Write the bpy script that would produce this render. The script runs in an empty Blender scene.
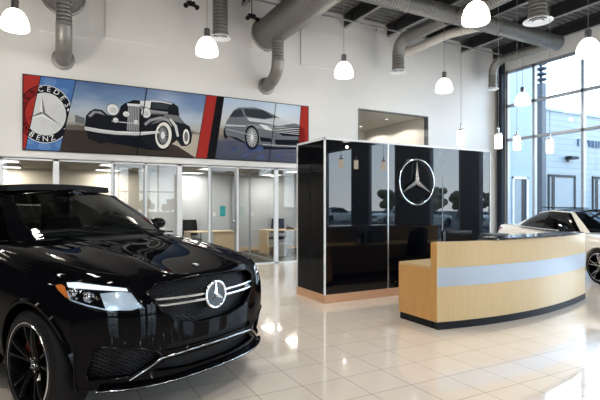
import bpy, bmesh, math, random
from mathutils import Vector, Matrix
from mathutils.bvhtree import BVHTree
from mathutils.geometry import delaunay_2d_cdt
random.seed(7)
PI = math.pi
S = bpy.context.scene
COL = S.collection
V = Vector

# ------------------------------------------------------------------ materials
def mat(name, base=(.8,.8,.8), rough=.5, metal=0., coat=0., ior=1.5, ci=1.5, emis=None, es=0., nscale=0., namt=.0, bump=0., bscale=40., cr=.03, spec=None):
    m = bpy.data.materials.new(name); m.use_nodes = True
    nt = m.node_tree; b = nt.nodes['Principled BSDF']
    b.inputs['Base Color'].default_value = (*base, 1)
    b.inputs['Roughness'].default_value = rough
    b.inputs['Metallic'].default_value = metal
    b.inputs['IOR'].default_value = ior
    b.inputs['Coat Weight'].default_value = coat
    b.inputs['Coat Roughness'].default_value = cr; b.inputs['Coat IOR'].default_value = ci
    if spec is not None: b.inputs['Specular IOR Level'].default_value = spec
    if emis: b.inputs['Emission Color'].default_value = (*emis, 1); b.inputs['Emission Strength'].default_value = es
    tc = nt.nodes.new('ShaderNodeTexCoord')
    if namt > 0:
        n = nt.nodes.new('ShaderNodeTexNoise'); n.inputs['Scale'].default_value = nscale; n.inputs['Detail'].default_value = 4
        nt.links.new(tc.outputs['Object'], n.inputs['Vector'])
        mx = nt.nodes.new('ShaderNodeMix'); mx.data_type = 'RGBA'
        mx.inputs[6].default_value = (*[max(0, c*(1-namt)) for c in base], 1)
        mx.inputs[7].default_value = (*[min(1, c*(1+namt)) for c in base], 1)
        nt.links.new(n.outputs['Fac'], mx.inputs[0]); nt.links.new(mx.outputs[2], b.inputs['Base Color'])
    if bump > 0:
        n2 = nt.nodes.new('ShaderNodeTexNoise'); n2.inputs['Scale'].default_value = bscale
        nt.links.new(tc.outputs['Object'], n2.inputs['Vector'])
        bp = nt.nodes.new('ShaderNodeBump'); bp.inputs['Strength'].default_value = bump; bp.inputs['Distance'].default_value = .01
        nt.links.new(n2.outputs['Fac'], bp.inputs['Height']); nt.links.new(bp.outputs[0], b.inputs['Normal'])
    return m

def glass(name, tint=(1,1,1), rough=0., ior=1.5):
    m = bpy.data.materials.new(name); m.use_nodes = True
    nt = m.node_tree; nt.nodes.clear()
    o = nt.nodes.new('ShaderNodeOutputMaterial'); mx = nt.nodes.new('ShaderNodeMixShader')
    t = nt.nodes.new('ShaderNodeBsdfTransparent'); g = nt.nodes.new('ShaderNodeBsdfGlossy'); f = nt.nodes.new('ShaderNodeFresnel')
    t.inputs[0].default_value = (*tint, 1); g.inputs['Roughness'].default_value = rough; f.inputs[0].default_value = ior
    ge = nt.nodes.new('ShaderNodeNewGeometry'); mi = nt.nodes.new('ShaderNodeMix'); mi.data_type = 'FLOAT'; mi.inputs[2].default_value = ior; mi.inputs[3].default_value = 1/ior
    nt.links.new(ge.outputs['Backfacing'], mi.inputs[0]); nt.links.new(mi.outputs[0], f.inputs[0])
    nt.links.new(f.outputs[0], mx.inputs[0]); nt.links.new(t.outputs[0], mx.inputs[1]); nt.links.new(g.outputs[0], mx.inputs[2])
    nt.links.new(mx.outputs[0], o.inputs[0])
    return m

def ramp_mat(name, stops, axis='Z', rough=.4, scale=1., off=0., noise=0.):
    """printed colours that change along an object axis (pictures, wood grain)"""
    m = bpy.data.materials.new(name); m.use_nodes = True
    nt = m.node_tree; b = nt.nodes['Principled BSDF']; b.inputs['Roughness'].default_value = rough
    tc = nt.nodes.new('ShaderNodeTexCoord'); sx = nt.nodes.new('ShaderNodeSeparateXYZ')
    nt.links.new(tc.outputs['Object'], sx.inputs[0])
    ma = nt.nodes.new('ShaderNodeMath'); ma.operation = 'MULTIPLY_ADD'; ma.inputs[1].default_value = scale; ma.inputs[2].default_value = off
    nt.links.new(sx.outputs[axis], ma.inputs[0]); src = ma.outputs[0]
    if noise:
        n = nt.nodes.new('ShaderNodeTexNoise'); n.inputs['Scale'].default_value = 2.2; n.inputs['Detail'].default_value = 5
        mp = nt.nodes.new('ShaderNodeMapping'); mp.inputs['Scale'].default_value = (1, 1, 3)
        nt.links.new(tc.outputs['Object'], mp.inputs[0]); nt.links.new(mp.outputs[0], n.inputs['Vector'])
        m2 = nt.nodes.new('ShaderNodeMath'); m2.operation = 'MULTIPLY_ADD'; m2.inputs[1].default_value = noise; 
        nt.links.new(n.outputs['Fac'], m2.inputs[0]); nt.links.new(src, m2.inputs[2]); src = m2.outputs[0]
    r = nt.nodes.new('ShaderNodeValToRGB'); e = r.color_ramp.elements
    e[0].position, e[0].color = stops[0][0], (*stops[0][1], 1)
    e[1].position, e[1].color = stops[-1][0], (*stops[-1][1], 1)
    for p, c in stops[1:-1]:
        k = e.new(p); k.color = (*c, 1)
    nt.links.new(src, r.inputs[0]); nt.links.new(r.outputs[0], b.inputs['Base Color'])
    return m

def wood(name, c1, c2, sc=(6,6,1), rough=.35, coat=.2):
    m = mat(name, c1, rough, coat=coat, cr=.2); nt = m.node_tree; b = nt.nodes['Principled BSDF']
    tc = nt.nodes.new('ShaderNodeTexCoord'); mp = nt.nodes.new('ShaderNodeMapping'); mp.inputs['Scale'].default_value = sc
    n = nt.nodes.new('ShaderNodeTexNoise'); n.inputs['Scale'].default_value = 5; n.inputs['Detail'].default_value = 6
    mx = nt.nodes.new('ShaderNodeMix'); mx.data_type = 'RGBA'; mx.inputs[6].default_value = (*c1,1); mx.inputs[7].default_value = (*c2,1)
    nt.links.new(tc.outputs['Object'], mp.inputs[0]); nt.links.new(mp.outputs[0], n.inputs['Vector'])
    nt.links.new(n.outputs['Fac'], mx.inputs[0]); nt.links.new(mx.outputs[2], b.inputs['Base Color'])
    return m

def wavemat(name, base, dark, axis, scale, rough=.4, metal=0., bump=.6, dist=.02, prof='SIN', line=None):
    """ribbed surface: spiral duct seams, roof deck, siding"""
    m = mat(name, base, rough, metal); nt = m.node_tree; b = nt.nodes['Principled BSDF']
    tc = nt.nodes.new('ShaderNodeTexCoord'); w = nt.nodes.new('ShaderNodeTexWave')
    w.bands_direction = axis; w.wave_profile = prof; w.inputs['Scale'].default_value = scale
    nt.links.new(tc.outputs['Object'], w.inputs['Vector'])
    r = nt.nodes.new('ShaderNodeValToRGB'); r.color_ramp.elements[0].position = line[0] if line else 0.; r.color_ramp.elements[1].position = line[1] if line else .5
    r.color_ramp.elements[0].color = (*dark,1); r.color_ramp.elements[1].color = (*base,1)
    nt.links.new(w.outputs['Fac'], r.inputs[0]); nt.links.new(r.outputs[0], b.inputs['Base Color'])
    bp = nt.nodes.new('ShaderNodeBump'); bp.inputs['Strength'].default_value = bump; bp.inputs['Distance'].default_value = dist
    nt.links.new(w.outputs['Fac'], bp.inputs['Height']); nt.links.new(bp.outputs[0], b.inputs['Normal'])
    return m

M = {}
M['wall'] = mat('white_wall_paint', (.74,.74,.73), .55, nscale=3, namt=.02, bump=.04, bscale=60)
M['wallk'] = mat('charcoal_wall_paint', (.045,.055,.07), .6, nscale=3, namt=.05)
M['beige'] = mat('beige_wall_paint', (.50,.47,.41), .7, nscale=3, namt=.03)
M['lettering'] = mat('grey_blue_lettering', (.10,.14,.19), .6, nscale=5, namt=.05)
M['nichewall'] = mat('warm_grey_wall_paint', (.66,.64,.60), .7, nscale=3, namt=.03)
M['baydoor'] = mat('grey_bay_door', (.22,.24,.25), .5, nscale=3, namt=.08)
M['greywall'] = mat('grey_wall_paint', (.50,.54,.58), .7, nscale=3, namt=.03)
M['white'] = mat('white_enamel', (.80,.84,.88), .35, nscale=6, namt=.02)
M['alu'] = mat('brushed_aluminium', (.75,.77,.80), .3, 1., nscale=30, namt=.05)
M['alud'] = mat('anodised_frame', (.36,.38,.41), .4, .5, nscale=20, namt=.05)
M['chrome'] = mat('chrome', (.93,.93,.95), .05, 1., nscale=30, namt=.01)
M['dchrome'] = mat('dark_chrome', (.35,.36,.38), .12, 1., nscale=30, namt=.03)
M['satin'] = mat('satin_silver', (.72,.74,.77), .25, 1., nscale=30, namt=.03)
M['black'] = mat('matte_black_plastic', (.006,.006,.007), .5, spec=.2, nscale=40, namt=.2)
M['gblack'] = mat('gloss_black_trim', (.004,.004,.005), .2, coat=.4, ci=1.4, cr=.04, spec=.0, nscale=40, namt=.1)
M['paintk'] = mat('black_car_paint', (.002,.002,.003), .3, coat=.36, ci=1.4, nscale=200, namt=.2, cr=.008, spec=0.)
M['paintw'] = mat('cream_white_car_paint', (.80,.76,.69), .3, coat=1., nscale=200, namt=.02, cr=.03)
M['rubber'] = mat('tyre_rubber', (.006,.006,.007), .6, spec=.2, bump=.2, bscale=90)
M['navy'] = mat('dark_steel_column', (.008,.012,.02), .5, spec=.2, nscale=10, namt=.1)
M['redcal'] = mat('red_brake_caliper', (.18,.01,.01), .35, nscale=30, namt=.1)
M['amber'] = mat('amber_reflector', (.85,.22,.03), .15, coat=1., nscale=60, namt=.2)
M['led'] = mat('headlamp_silver_reflector', (.62,.74,.88), .22, .25, coat=1., nscale=50, namt=.05)  # bluish silver; the window's bright reflection is put into this colour
M['drl'] = mat('lit_daytime_lamp_strip', (.8,.85,.9), .2, emis=(.85,.93,1.), es=.7, nscale=50, namt=.03)
M['lampglass'] = glass('headlamp_clear_lens', (.93,.96,.98), 0., 1.45)
M['winglass'] = glass('clear_window_glass', (.96,.985,.985), 0., 1.4)
M['offglass'] = glass('office_partition_glass', (.97,.975,.975), 0., 1.45)
M['carglass'] = glass('tinted_windscreen_glass', (.42,.50,.50), 0., 1.35)
M['carglassd'] = glass('dark_privacy_glass', (.035,.04,.045), 0., 1.4)
M['leather'] = mat('black_seat_leather', (.012,.012,.013), .45, spec=.2, bump=.1, bscale=120)
M['panel'] = mat('glossy_black_wall_panel', (.0008,.0012,.003), .3, coat=.9, ci=1.62, bump=.010, bscale=3.5, cr=.006, spec=.03)
M['maple'] = wood('maple_veneer', (.55,.40,.20), (.66,.51,.29), (7,7,.6))
M['mapleend'] = wood('amber_maple_end_veneer', (.52,.27,.07), (.66,.37,.12), (7,7,.6))
M['panel2'] = mat('glossy_black_side_panel', (.0008,.0012,.003), .3, coat=.3, ci=1.5, bump=.010, bscale=3.5, cr=.006, spec=.02)
M['tanbase'] = mat('tan_plinth_laminate', (.60,.36,.22), .4, nscale=8, namt=.06)
M['stripe'] = mat('brushed_steel_band', (.44,.50,.58), .42, .5, nscale=60, namt=.04)
M['duct'] = wavemat('galvanised_spiral_duct', (.235,.23,.215), (.13,.128,.12), 'Z', 4.2, .45, .6, .55, .012)
M['ductx'] = wavemat('galvanised_spiral_duct_long', (.235,.23,.215), (.13,.128,.12), 'X', 4.2, .45, .6, .55, .012)
M['ducty'] = wavemat('galvanised_spiral_duct_cross', (.235,.23,.215), (.13,.128,.12), 'Y', 4.2, .45, .6, .55, .012)
M['ductp'] = mat('plain_galvanised_sheet', (.24,.235,.22), .45, .55, nscale=7, namt=.18)
M['pipew'] = mat('pale_insulated_pipe', (.62,.60,.55), .5, nscale=7, namt=.08)
M['deck'] = wavemat('corrugated_roof_deck', (.15,.15,.15), (.02,.02,.02), 'Y', 1.75, .5, .1, .8, .06, 'SIN', (.03,.12))
M['joist'] = mat('dark_painted_steel', (.016,.016,.018), .5, nscale=10, namt=.15)
M['flange'] = mat('pale_flange_edge', (.28,.28,.29), .5, nscale=10, namt=.1)
M['glow'] = mat('lit_opal_glass', (.95,.93,.88), .3, emis=(1.,.90,.74), es=4.5)
M['glow2'] = mat('lit_opal_cylinder', (.95,.93,.88), .3, emis=(1.,.84,.62), es=6.)
M['troffer'] = mat('lit_ceiling_panel', (.95,.95,.95), .4, emis=(1.,.95,.85), es=3.)
M['carpet'] = mat('dark_office_carpet', (.055,.052,.042), .95, nscale=60, namt=.3, bump=.3, bscale=300)
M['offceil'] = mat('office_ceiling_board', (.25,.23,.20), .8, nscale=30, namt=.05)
M['teal'] = mat('teal_poster_print', (.03,.36,.40), .4, nscale=9, namt=.35)
M['navyfab'] = mat('dark_blue_fabric', (.015,.022,.05), .8, bump=.2, bscale=200)
M['bin'] = mat('pale_grey_plastic', (.55,.57,.58), .5, nscale=20, namt=.05)
M['oak'] = wood('light_oak_laminate', (.60,.45,.28), (.70,.55,.36), (1,6,6))
M['asphalt'] = mat('asphalt', (.09,.09,.088), .85, nscale=30, namt=.15)
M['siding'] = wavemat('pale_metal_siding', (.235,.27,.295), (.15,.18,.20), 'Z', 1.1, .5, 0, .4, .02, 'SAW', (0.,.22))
M['outwall'] = mat('pale_blue_rendered_wall', (.30,.35,.39), .6, nscale=4, namt=.03)
M['darkframe'] = mat('dark_bronze_frame', (.008,.010,.014), .5, spec=.2, nscale=20, namt=.1)
M['leaf'] = mat('tree_foliage', (.13,.125,.055), .8, nscale=2, namt=.5, bump=.5, bscale=8)
M['bark'] = mat('tree_bark', (.10,.08,.06), .9, nscale=20, namt=.3)
M['screen'] = mat('dark_screen', (.01,.012,.016), .12, nscale=20, namt=.1)
M['greyscreen'] = mat('grey_office_device', (.10,.11,.12), .4, nscale=20, namt=.1)
M['cable'] = mat('grey_cable', (.25,.26,.27), .4, .3, nscale=20, namt=.1)
M['dim'] = mat('dark_opening', (.03,.035,.04), .7, nscale=5, namt=.2)

M['mlab']=M['black']
def hexmesh(name, c0, c1, scale):
    m = mat(name, c0, .3, spec=.15); nt = m.node_tree; b = nt.nodes['Principled BSDF']
    tc = nt.nodes.new('ShaderNodeTexCoord'); v = nt.nodes.new('ShaderNodeTexVoronoi'); v.feature = 'DISTANCE_TO_EDGE'
    v.inputs['Scale'].default_value = scale; v.inputs['Randomness'].default_value = 0.
    mp = nt.nodes.new('ShaderNodeMapping'); mp.inputs['Scale'].default_value = (.01, 1, 1.6); mp.inputs['Rotation'].default_value = (PI/4, 0, 0)
    nt.links.new(tc.outputs['Object'], mp.inputs[0]); nt.links.new(mp.outputs[0], v.inputs['Vector'])
    r = nt.nodes.new('ShaderNodeValToRGB'); r.color_ramp.elements[0].position = .06; r.color_ramp.elements[1].position = .12
    r.color_ramp.elements[0].color = (*c1,1); r.color_ramp.elements[1].color = (*c0,1)
    nt.links.new(v.outputs['Distance'], r.inputs[0]); nt.links.new(r.outputs[0], b.inputs['Base Color'])
    bp = nt.nodes.new('ShaderNodeBump'); bp.invert = True; bp.inputs['Strength'].default_value = 1; bp.inputs['Distance'].default_value = .01
    nt.links.new(v.outputs['Distance'], bp.inputs['Height']); nt.links.new(bp.outputs[0], b.inputs['Normal'])
    return m
M['mesh'] = hexmesh('black_grille_mesh', (.002,.002,.003), (.012,.013,.016), 34.)

def tiles():
    m = mat('glossy_beige_floor_tile', (.6,.55,.5), .09, coat=.5); nt = m.node_tree; b = nt.nodes['Principled BSDF']
    b.inputs['IOR'].default_value = 1.55; b.inputs['Coat Roughness'].default_value = .02
    tc = nt.nodes.new('ShaderNodeTexCoord')
    mp = nt.nodes.new('ShaderNodeMapping'); mp.inputs['Location'].default_value = (-TX, -TY, 0)
    nt.links.new(tc.outputs['Object'], mp.inputs[0])
    br = nt.nodes.new('ShaderNodeTexBrick'); br.offset = 0; br.squash = 1
    br.inputs['Scale'].default_value = 1; br.inputs['Brick Width'].default_value = TS; br.inputs['Row Height'].default_value = TS
    br.inputs['Mortar Size'].default_value = .0035; br.inputs['Mortar Smooth'].default_value = .2
    br.inputs['Color1'].default_value = (.80,.72,.63,1); br.inputs['Color2'].default_value = (.83,.75,.66,1); br.inputs['Mortar'].default_value = (.20,.165,.13,1)
    nt.links.new(mp.outputs[0], br.inputs['Vector'])
    n = nt.nodes.new('ShaderNodeTexNoise'); n.inputs['Scale'].default_value = 5; n.inputs['Detail'].default_value = 5
    nt.links.new(tc.outputs['Object'], n.inputs['Vector'])
    mx = nt.nodes.new('ShaderNodeMix'); mx.data_type = 'RGBA'; mx.blend_type = 'MULTIPLY'; mx.inputs[0].default_value = .10
    nt.links.new(br.outputs['Color'], mx.inputs[6]); nt.links.new(n.outputs['Fac'], mx.inputs[7])
    nt.links.new(mx.outputs[2], b.inputs['Base Color'])
    mr = nt.nodes.new('ShaderNodeMath'); mr.operation = 'MULTIPLY_ADD'; mr.inputs[1].default_value = .3; mr.inputs[2].default_value = .07
    nt.links.new(br.outputs['Fac'], mr.inputs[0]); nt.links.new(mr.outputs[0], b.inputs['Roughness'])
    return m
M['col'] = mat('blue_grey_steel', (.035,.05,.07), .45, nscale=5, namt=.1)
SKY, EXPO = 8.0, 0.0
DEBUG = False
SUVLOC, SUVROT = (.734,4.22,0), math.radians(-64)
TS, TX, TY = .407, 1.843, 2.58

# ------------------------------------------------------------------ mesh helpers
class MB:
    def __init__(s): s.v = []; s.f = []; s.m = []; s.cm = 0
    def add(s, vs, fs):
        n = len(s.v); s.v += [V(p) for p in vs]; s.f += [tuple(i+n for i in f) for f in fs]; s.m += [s.cm]*len(fs); return s
    def box(s, a, b, T=None):
        x0,y0,z0 = a; x1,y1,z1 = b
        x0,x1 = min(x0,x1),max(x0,x1); y0,y1 = min(y0,y1),max(y0,y1); z0,z1 = min(z0,z1),max(z0,z1)
        vs = [V((x,y,z)) for z in (z0,z1) for y in (y0,y1) for x in (x0,x1)]
        if T: vs = [T @ p for p in vs]
        return s.add(vs, [(0,2,3,1),(4,5,7,6),(0,1,5,4),(2,6,7,3),(0,4,6,2),(1,3,7,5)])
    def rings(s, rs, closed=True, cap=True):
        n = len(rs[0]); vs = [p for r in rs for p in r]; fs = []
        for i in range(len(rs)-1):
            for j in range(n if closed else n-1):
                k = (j+1) % n; fs.append((i*n+j, i*n+k, (i+1)*n+k, (i+1)*n+j))
        if cap and closed: fs.append(tuple(range(n))[::-1]); fs.append(tuple((len(rs)-1)*n+j for j in range(n)))
        return s.add(vs, fs)
    def tube(s, path, r, seg=16, cap=True):
        path = [V(p) for p in path]; rs = []
        rr = r if isinstance(r, (list,tuple)) else [r]*len(path)
        up = None
        for i, p in enumerate(path):
            d = (path[min(i+1,len(path)-1)] - path[max(i-1,0)]).normalized()
            if up is None: up = d.orthogonal().normalized()
            else: up = (up - d*up.dot(d)).normalized()
            w = d.cross(up)
            rs.append([p + (up*math.cos(a)+w*math.sin(a))*rr[i] for a in [2*PI*k/seg for k in range(seg)]])
        return s.rings(rs, True, cap)
    def cyl(s, a, b, r, seg=24): return s.tube([a,b], r, seg)
    def lathe(s, prof, T=None, seg=32, closed=False):
        """prof: (r, h) pairs turned about local z"""
        rs = []
        for r, h in prof:
            ring = [V((r*math.cos(a), r*math.sin(a), h)) for a in [2*PI*k/seg for k in range(seg)]]
            rs.append([T @ p for p in ring] if T else ring)
        if closed: rs.append(rs[0])
        return s.rings(rs, True, not closed and True)
    def grid(s, fn, nu, nv, thick=None):
        vs = [V(fn(i/nu, j/nv)) for j in range(nv+1) for i in range(nu+1)]; w = nu+1
        fs = [(j*w+i, j*w+i+1, (j+1)*w+i+1, (j+1)*w+i) for j in range(nv) for i in range(nu)]
        if thick:
            t = V(thick); n = len(vs); vs += [p+t for p in vs]
            fs2 = [tuple(k+n for k in f[::-1]) for f in fs]
            edge = [(i, i+1) for i in range(nu)] + [(nv*w+i+1, nv*w+i) for i in range(nu)] + [((j+1)*w, j*w) for j in range(nv)] + [(j*w+nu, (j+1)*w+nu) for j in range(nv)]
            fs = fs + fs2 + [(b, a, a+n, b+n) for a, b in edge]
        return s.add(vs, fs)
    def prism(s, poly, d, T=None):
        """poly: 3D planar points, extruded by vector d"""
        n = len(poly); d = V(d); vs = [V(p) for p in poly] + [V(p)+d for p in poly]
        if T: vs = [T @ p for p in vs]
        fs = [tuple(range(n))[::-1], tuple(range(n,2*n))] + [(i,(i+1)%n,(i+1)%n+n,i+n) for i in range(n)]
        return s.add(vs, fs)
    def ell(s, c, r, T=None, seg=16, ring=10):
        rs = []
        for i in range(1, ring):
            a = PI*i/ring
            rr = [V((c[0]+r[0]*math.sin(a)*math.cos(b), c[1]+r[1]*math.sin(a)*math.sin(b), c[2]-r[2]*math.cos(a))) for b in [2*PI*k/seg for k in range(seg)]]
            rs.append([T @ p for p in rr] if T else rr)
        return s.rings(rs)
    def build(s, name, mats, parent=None, smooth=None, bevel=0., loc=None, fix=True):
        me = bpy.data.meshes.new(name); me.from_pydata([tuple(p) for p in s.v], [], s.f); me.update()
        if not isinstance(mats, (list,tuple)): mats = [mats]
        for x in mats: me.materials.append(x)
        for p, k in zip(me.polygons, s.m): p.material_index = k
        bm = bmesh.new(); bm.from_mesh(me)
        if fix: bmesh.ops.recalc_face_normals(bm, faces=bm.faces)
        if bevel > 0:
            es = [e for e in bm.edges if len(e.link_faces)==2 and e.calc_face_angle(0) > .7]
            bmesh.ops.bevel(bm, geom=es, offset=bevel, segments=2, affect='EDGES', profile=.6)
        if smooth is not None:
            for f in bm.faces: f.smooth = True
            for e in bm.edges:
                e.smooth = not (len(e.link_faces)==2 and e.calc_face_angle(0) > math.radians(smooth))
        bm.to_mesh(me); bm.free()
        return link(name, me, parent, loc)

def link(name, me, parent=None, loc=None):
    o = bpy.data.objects.new(name, me); COL.objects.link(o)
    if parent: o.parent = parent
    if loc: o.location = loc
    return o
def tag(o, label=None, cat=None, group=None, kind=None):
    if label: o['label'] = label
    if cat: o['category'] = cat
    if group: o['group'] = group
    if kind: o['kind'] = kind
    return o
def thing(name, label, cat, loc=(0,0,0), rz=0., group=None):
    o = bpy.data.objects.new(name, None); COL.objects.link(o); o.location = loc; o.rotation_euler = (0,0,rz); o.empty_display_size = .2
    return tag(o, label, cat, group)
def struct(name, mb, m, parent=None, **k):
    o = mb.build(name, m, parent, **k)
    if not parent: o['kind'] = 'structure'
    return o
def sempty(name, loc=(0,0,0)):
    o = bpy.data.objects.new(name, None); COL.objects.link(o); o.location = loc; o['kind'] = 'structure'; return o
def copy_tree(o, parent=None):
    c = o.copy(); COL.objects.link(c); c.parent = parent
    for ch in list(o.children): copy_tree(ch, c)
    return c
def Rm(a, ax): return Matrix.Rotation(a, 4, ax)
def Tm(*p): return Matrix.Translation(p)
def text_mesh(txt, size, ext, T=None, align='CENTER'):
    cu = bpy.data.curves.new('txt', 'FONT'); cu.body = txt; cu.size = size; cu.extrude = ext; cu.align_x = align; cu.align_y = 'CENTER'; cu.resolution_u = 3
    o = bpy.data.objects.new('txt', cu); COL.objects.link(o)
    dg = bpy.context.evaluated_depsgraph_get(); me = bpy.data.meshes.new_from_object(o.evaluated_get(dg))
    bpy.data.objects.remove(o); bpy.data.curves.remove(cu)
    vs = [v.co.copy() for v in me.vertices]; fs = [tuple(p.vertices) for p in me.polygons]; bpy.data.meshes.remove(me)
    if T: vs = [T @ p for p in vs]
    return vs, fs
def bez(p0, p1, p2, n=8):
    p0, p1, p2 = V(p0), V(p1), V(p2)
    return [p0*(1-t)**2 + p1*2*t*(1-t) + p2*t*t for t in [i/n for i in range(n+1)]]
def arc_elbow(a, c, b, r, n=8):
    """path a -> corner c -> b with a rounded corner of radius r"""
    a, b, c = V(a), V(b), V(c); u = (a-c).normalized(); w = (b-c).normalized()
    return [a] + bez(c+u*r, c, c+w*r, n) + [b]
# ------------------------------------------------------------------ room shell
YB, XR, XL, YR, ZD = 10.89, 13.52, -7.0, -11.0, 6.8
M['tile'] = tiles()
struct('floor', MB().box((XL-.15,YR-.15,-.12),(XR+.15,YB,0)), M['tile'])
struct('floor', MB().box((XL-.15,YB,-.12),(XR+.15,14.6,0)), M['carpet'])
# back wall above the offices, with the upstairs opening cut out
OX0, OX1, OZ0, OZ1 = 7.71, 10.36, 2.9, 4.25
b = MB()
b.box((XL,YB,2.44),(OX0,YB+.15,7.0)); b.box((OX1,YB,0),(XR+.15,YB+.15,7.0)); b.box((OX0,YB,OZ1),(OX1,YB+.15,7.0)); b.box((OX0,YB,0),(OX1,YB+.15,OZ0))
struct('wall_back', b, M['wall'])
struct('wall_left', MB().box((XL-.15,YR-.15,0),(XL,14.6,7.0)), M['wallk'])
struct('ceiling', MB().box((XL-.15,YR-.15,ZD),(XR+.15,YB,ZD+.15)), M['deck'])
# shallow blanked-off panels on the back wall
for (x0,x1,z0,z1) in ((1.05,2.35,5.13,6.35),(5.85,7.35,5.22,6.2),(-.2,.75,5.05,6.6),(4.42,5.25,5.42,6.75)):
    b = MB(); b.box((x0,YB-.035,z0),(x1,YB-.0005,z1)); struct('trim_1', b, M['wall'], bevel=.006)
# right wall: solid parts and window units
HD = 6.0
b = MB()
b.box((XR,10.57,0),(XR+.15,YB,7)); b.box((XR,.45,HD),(XR+.15,10.57,7))
struct('wall_right', b, M['wall']); b = MB(); b.box((XR,-.4,0),(XR+.15,.45,7)); b.box((XR,-4.1,0),(XR+.15,-2.0,7)); b.box((XR,-7.5,0),(XR+.15,-6.1,7)); b.box((XR,YR,0),(XR+.15,-10,7))
b.box((XR,-2.0,5.2),(XR+.15,-.4,7)); b.box((XR,-6.1,4.45),(XR+.15,-4.1,7)); b.box((XR,-10,4.45),(XR+.15,-7.5,7))
struct('wall_right', b, M['wallk'])
def window(name, P, Q, z0, z1, muls, trans, fr=.042, dp=.06):
    """glazed opening between ground points P and Q (axis aligned) with mullions at the given distances"""
    P, Q = V((*P,0)), V((*Q,0)); d = (Q-P).normalized(); L = (Q-P).length; n = V((-d.y,d.x,0))
    w = sempty(name, P)
    def bar(a0,a1,zz0,zz1):
        p = d*a0 - n*dp; q = d*a1 + n*dp
        return (p.x,p.y,zz0),(q.x,q.y,zz1)
    f = MB()
    for a in [fr]+list(muls)+[L-fr]: f.box(*bar(a-fr,a+fr,z0,z1))
    for z in [z0+fr]+list(trans)+[z1-fr]: f.box(*bar(0,L,z-fr,z+fr))
    f.build('window_frame', M['alud'], w)
    p = -n*.004; q = d*L+n*.004
    g = MB().box((p.x,p.y,z0+.01),(q.x,q.y,z1-.01)); g.build('window_pane', M['winglass'], w)
    return w
window('window_1', (XR+.07,10.57), (XR+.07,.45), 0, HD, [1.03,2.57,4.11,5.65,7.19,8.73], [3.68,4.82])
window('window_2', (XR+.07,-.4), (XR+.07,-2.), 0, 5.2, [], [])
window('window_3', (XR+.07,-4.1), (XR+.07,-6.1), 0, 4.45, [], [])
window('window_4', (XR+.07,-7.5), (XR+.07,-10), 0, 4.45, [], [])
# rear wall behind the camera
rw = [(-5.4,-2.2),(3.3,4.7),(5.2,7.9)]
b = MB(); x = XL
for a, c in rw: b.box((x,YR-.15,0),(a,YR,7)); b.box((a,YR-.15,4.45),(c,YR,7)); x = c
b.box((x,YR-.15,0),(XR,YR,7)); struct('wall_rear', b, M['wallk'])
for i,(a,c) in enumerate(rw): window('window_%d'%(i+5), (a,YR-.07), (c,YR-.07), 0, 4.45, [(c-a)/2], [2.4])
# dark steel column in the window corner
tag(MB().box((XR-.2,10.56,0),(XR-.03,10.75,ZD)).build('steel_column', M['navy'], bevel=.01), 'dark navy square steel column standing in the corner beside the tall window', 'column')
# joists under the roof deck
for k in range(-9, 5):
    X = 7.25 + 1.514*k
    if X > XR-.05: continue
    o = sempty('trim_2', (X,0,0))
    j = MB(); j.box((-.012,YR,6.46),(.012,YB-.001,ZD-.001)); j.box((-.06,YR,6.74),(.06,YB-.001,ZD-.001)); j.build('joist_web', M['joist'], o)
    j = MB(); j.box((-.04,YR,6.44),(.04,YB-.001,6.462)); j.build('joist_flange', M['flange'], o)
    j = MB(); y = YB-.4
    while y > 2: j.box((-.05,y,6.46),(.05,y+.02,6.79)); y -= 1.6
    j.build('stiffener', M['joist'], o)
# room upstairs behind the opening
b = MB(); b.box((OX1,YB+.15,2.6),(OX1+.1,14.2,4.4)); b.box((6.6,14.2,2.6),(OX1+.1,14.3,4.4)); b.box((6.5,YB+.15,2.6),(6.6,14.3,4.4))
struct('wall_upstairs', b, M['nichewall'])
b = MB(); b.box((6.6,YB+.15,2.6),(OX1,14.2,2.75)); struct('floor_upstairs', b, M['carpet'])
b = MB(); b.box((6.6,YB+.15,OZ1+.012),(OX1,14.2,4.4)); struct('ceiling_upstairs', b, M['nichewall'])
struct('door_1', MB().box((8.15,14.12,2.75),(9.05,14.2,3.85)), M['dim'])
b = MB()
b.box((OX0,YB-.012,OZ0),(OX0+.02,YB+.16,OZ1)); b.box((OX1-.02,YB-.012,OZ0),(OX1,YB+.16,OZ1)); b.box((OX0,YB-.012,OZ1-.02),(OX1,YB+.16,OZ1))
struct('trim_3', b, M['greyscreen'])
for i, (x, y) in enumerate(((9.55,11.9),(9.6,13.4),(8.3,12.0))):
    o = thing('recessed_downlight', ['small round downlight in the upstairs ceiling seen through the opening, nearest the right wall','small round downlight farther back in the upstairs ceiling seen through the opening','small round downlight in the upstairs ceiling, hidden to the left of the opening'][i], 'ceiling light', (x,y,OZ1+.012), group='downlights upstairs')
    MB().lathe([(.05,0),(.075,0),(.075,-.012),(.05,-.012)],closed=True).build('trim_ring', M['white'], o, 30)
    MB().lathe([(.0,-.004),(.05,-.004),(.05,-.001),(0,-.001)]).build('lamp', M['troffer'], o)
    l = bpy.data.lights.new('downlight_lamp','SPOT'); l.energy = 80; l.color = (1,.92,.8); l.spot_size = 2.6; l.shadow_soft_size = .05
    lo = bpy.data.objects.new('lamp_light', l); COL.objects.link(lo); lo.parent = o; lo.location = (0,0,-.03)
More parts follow.
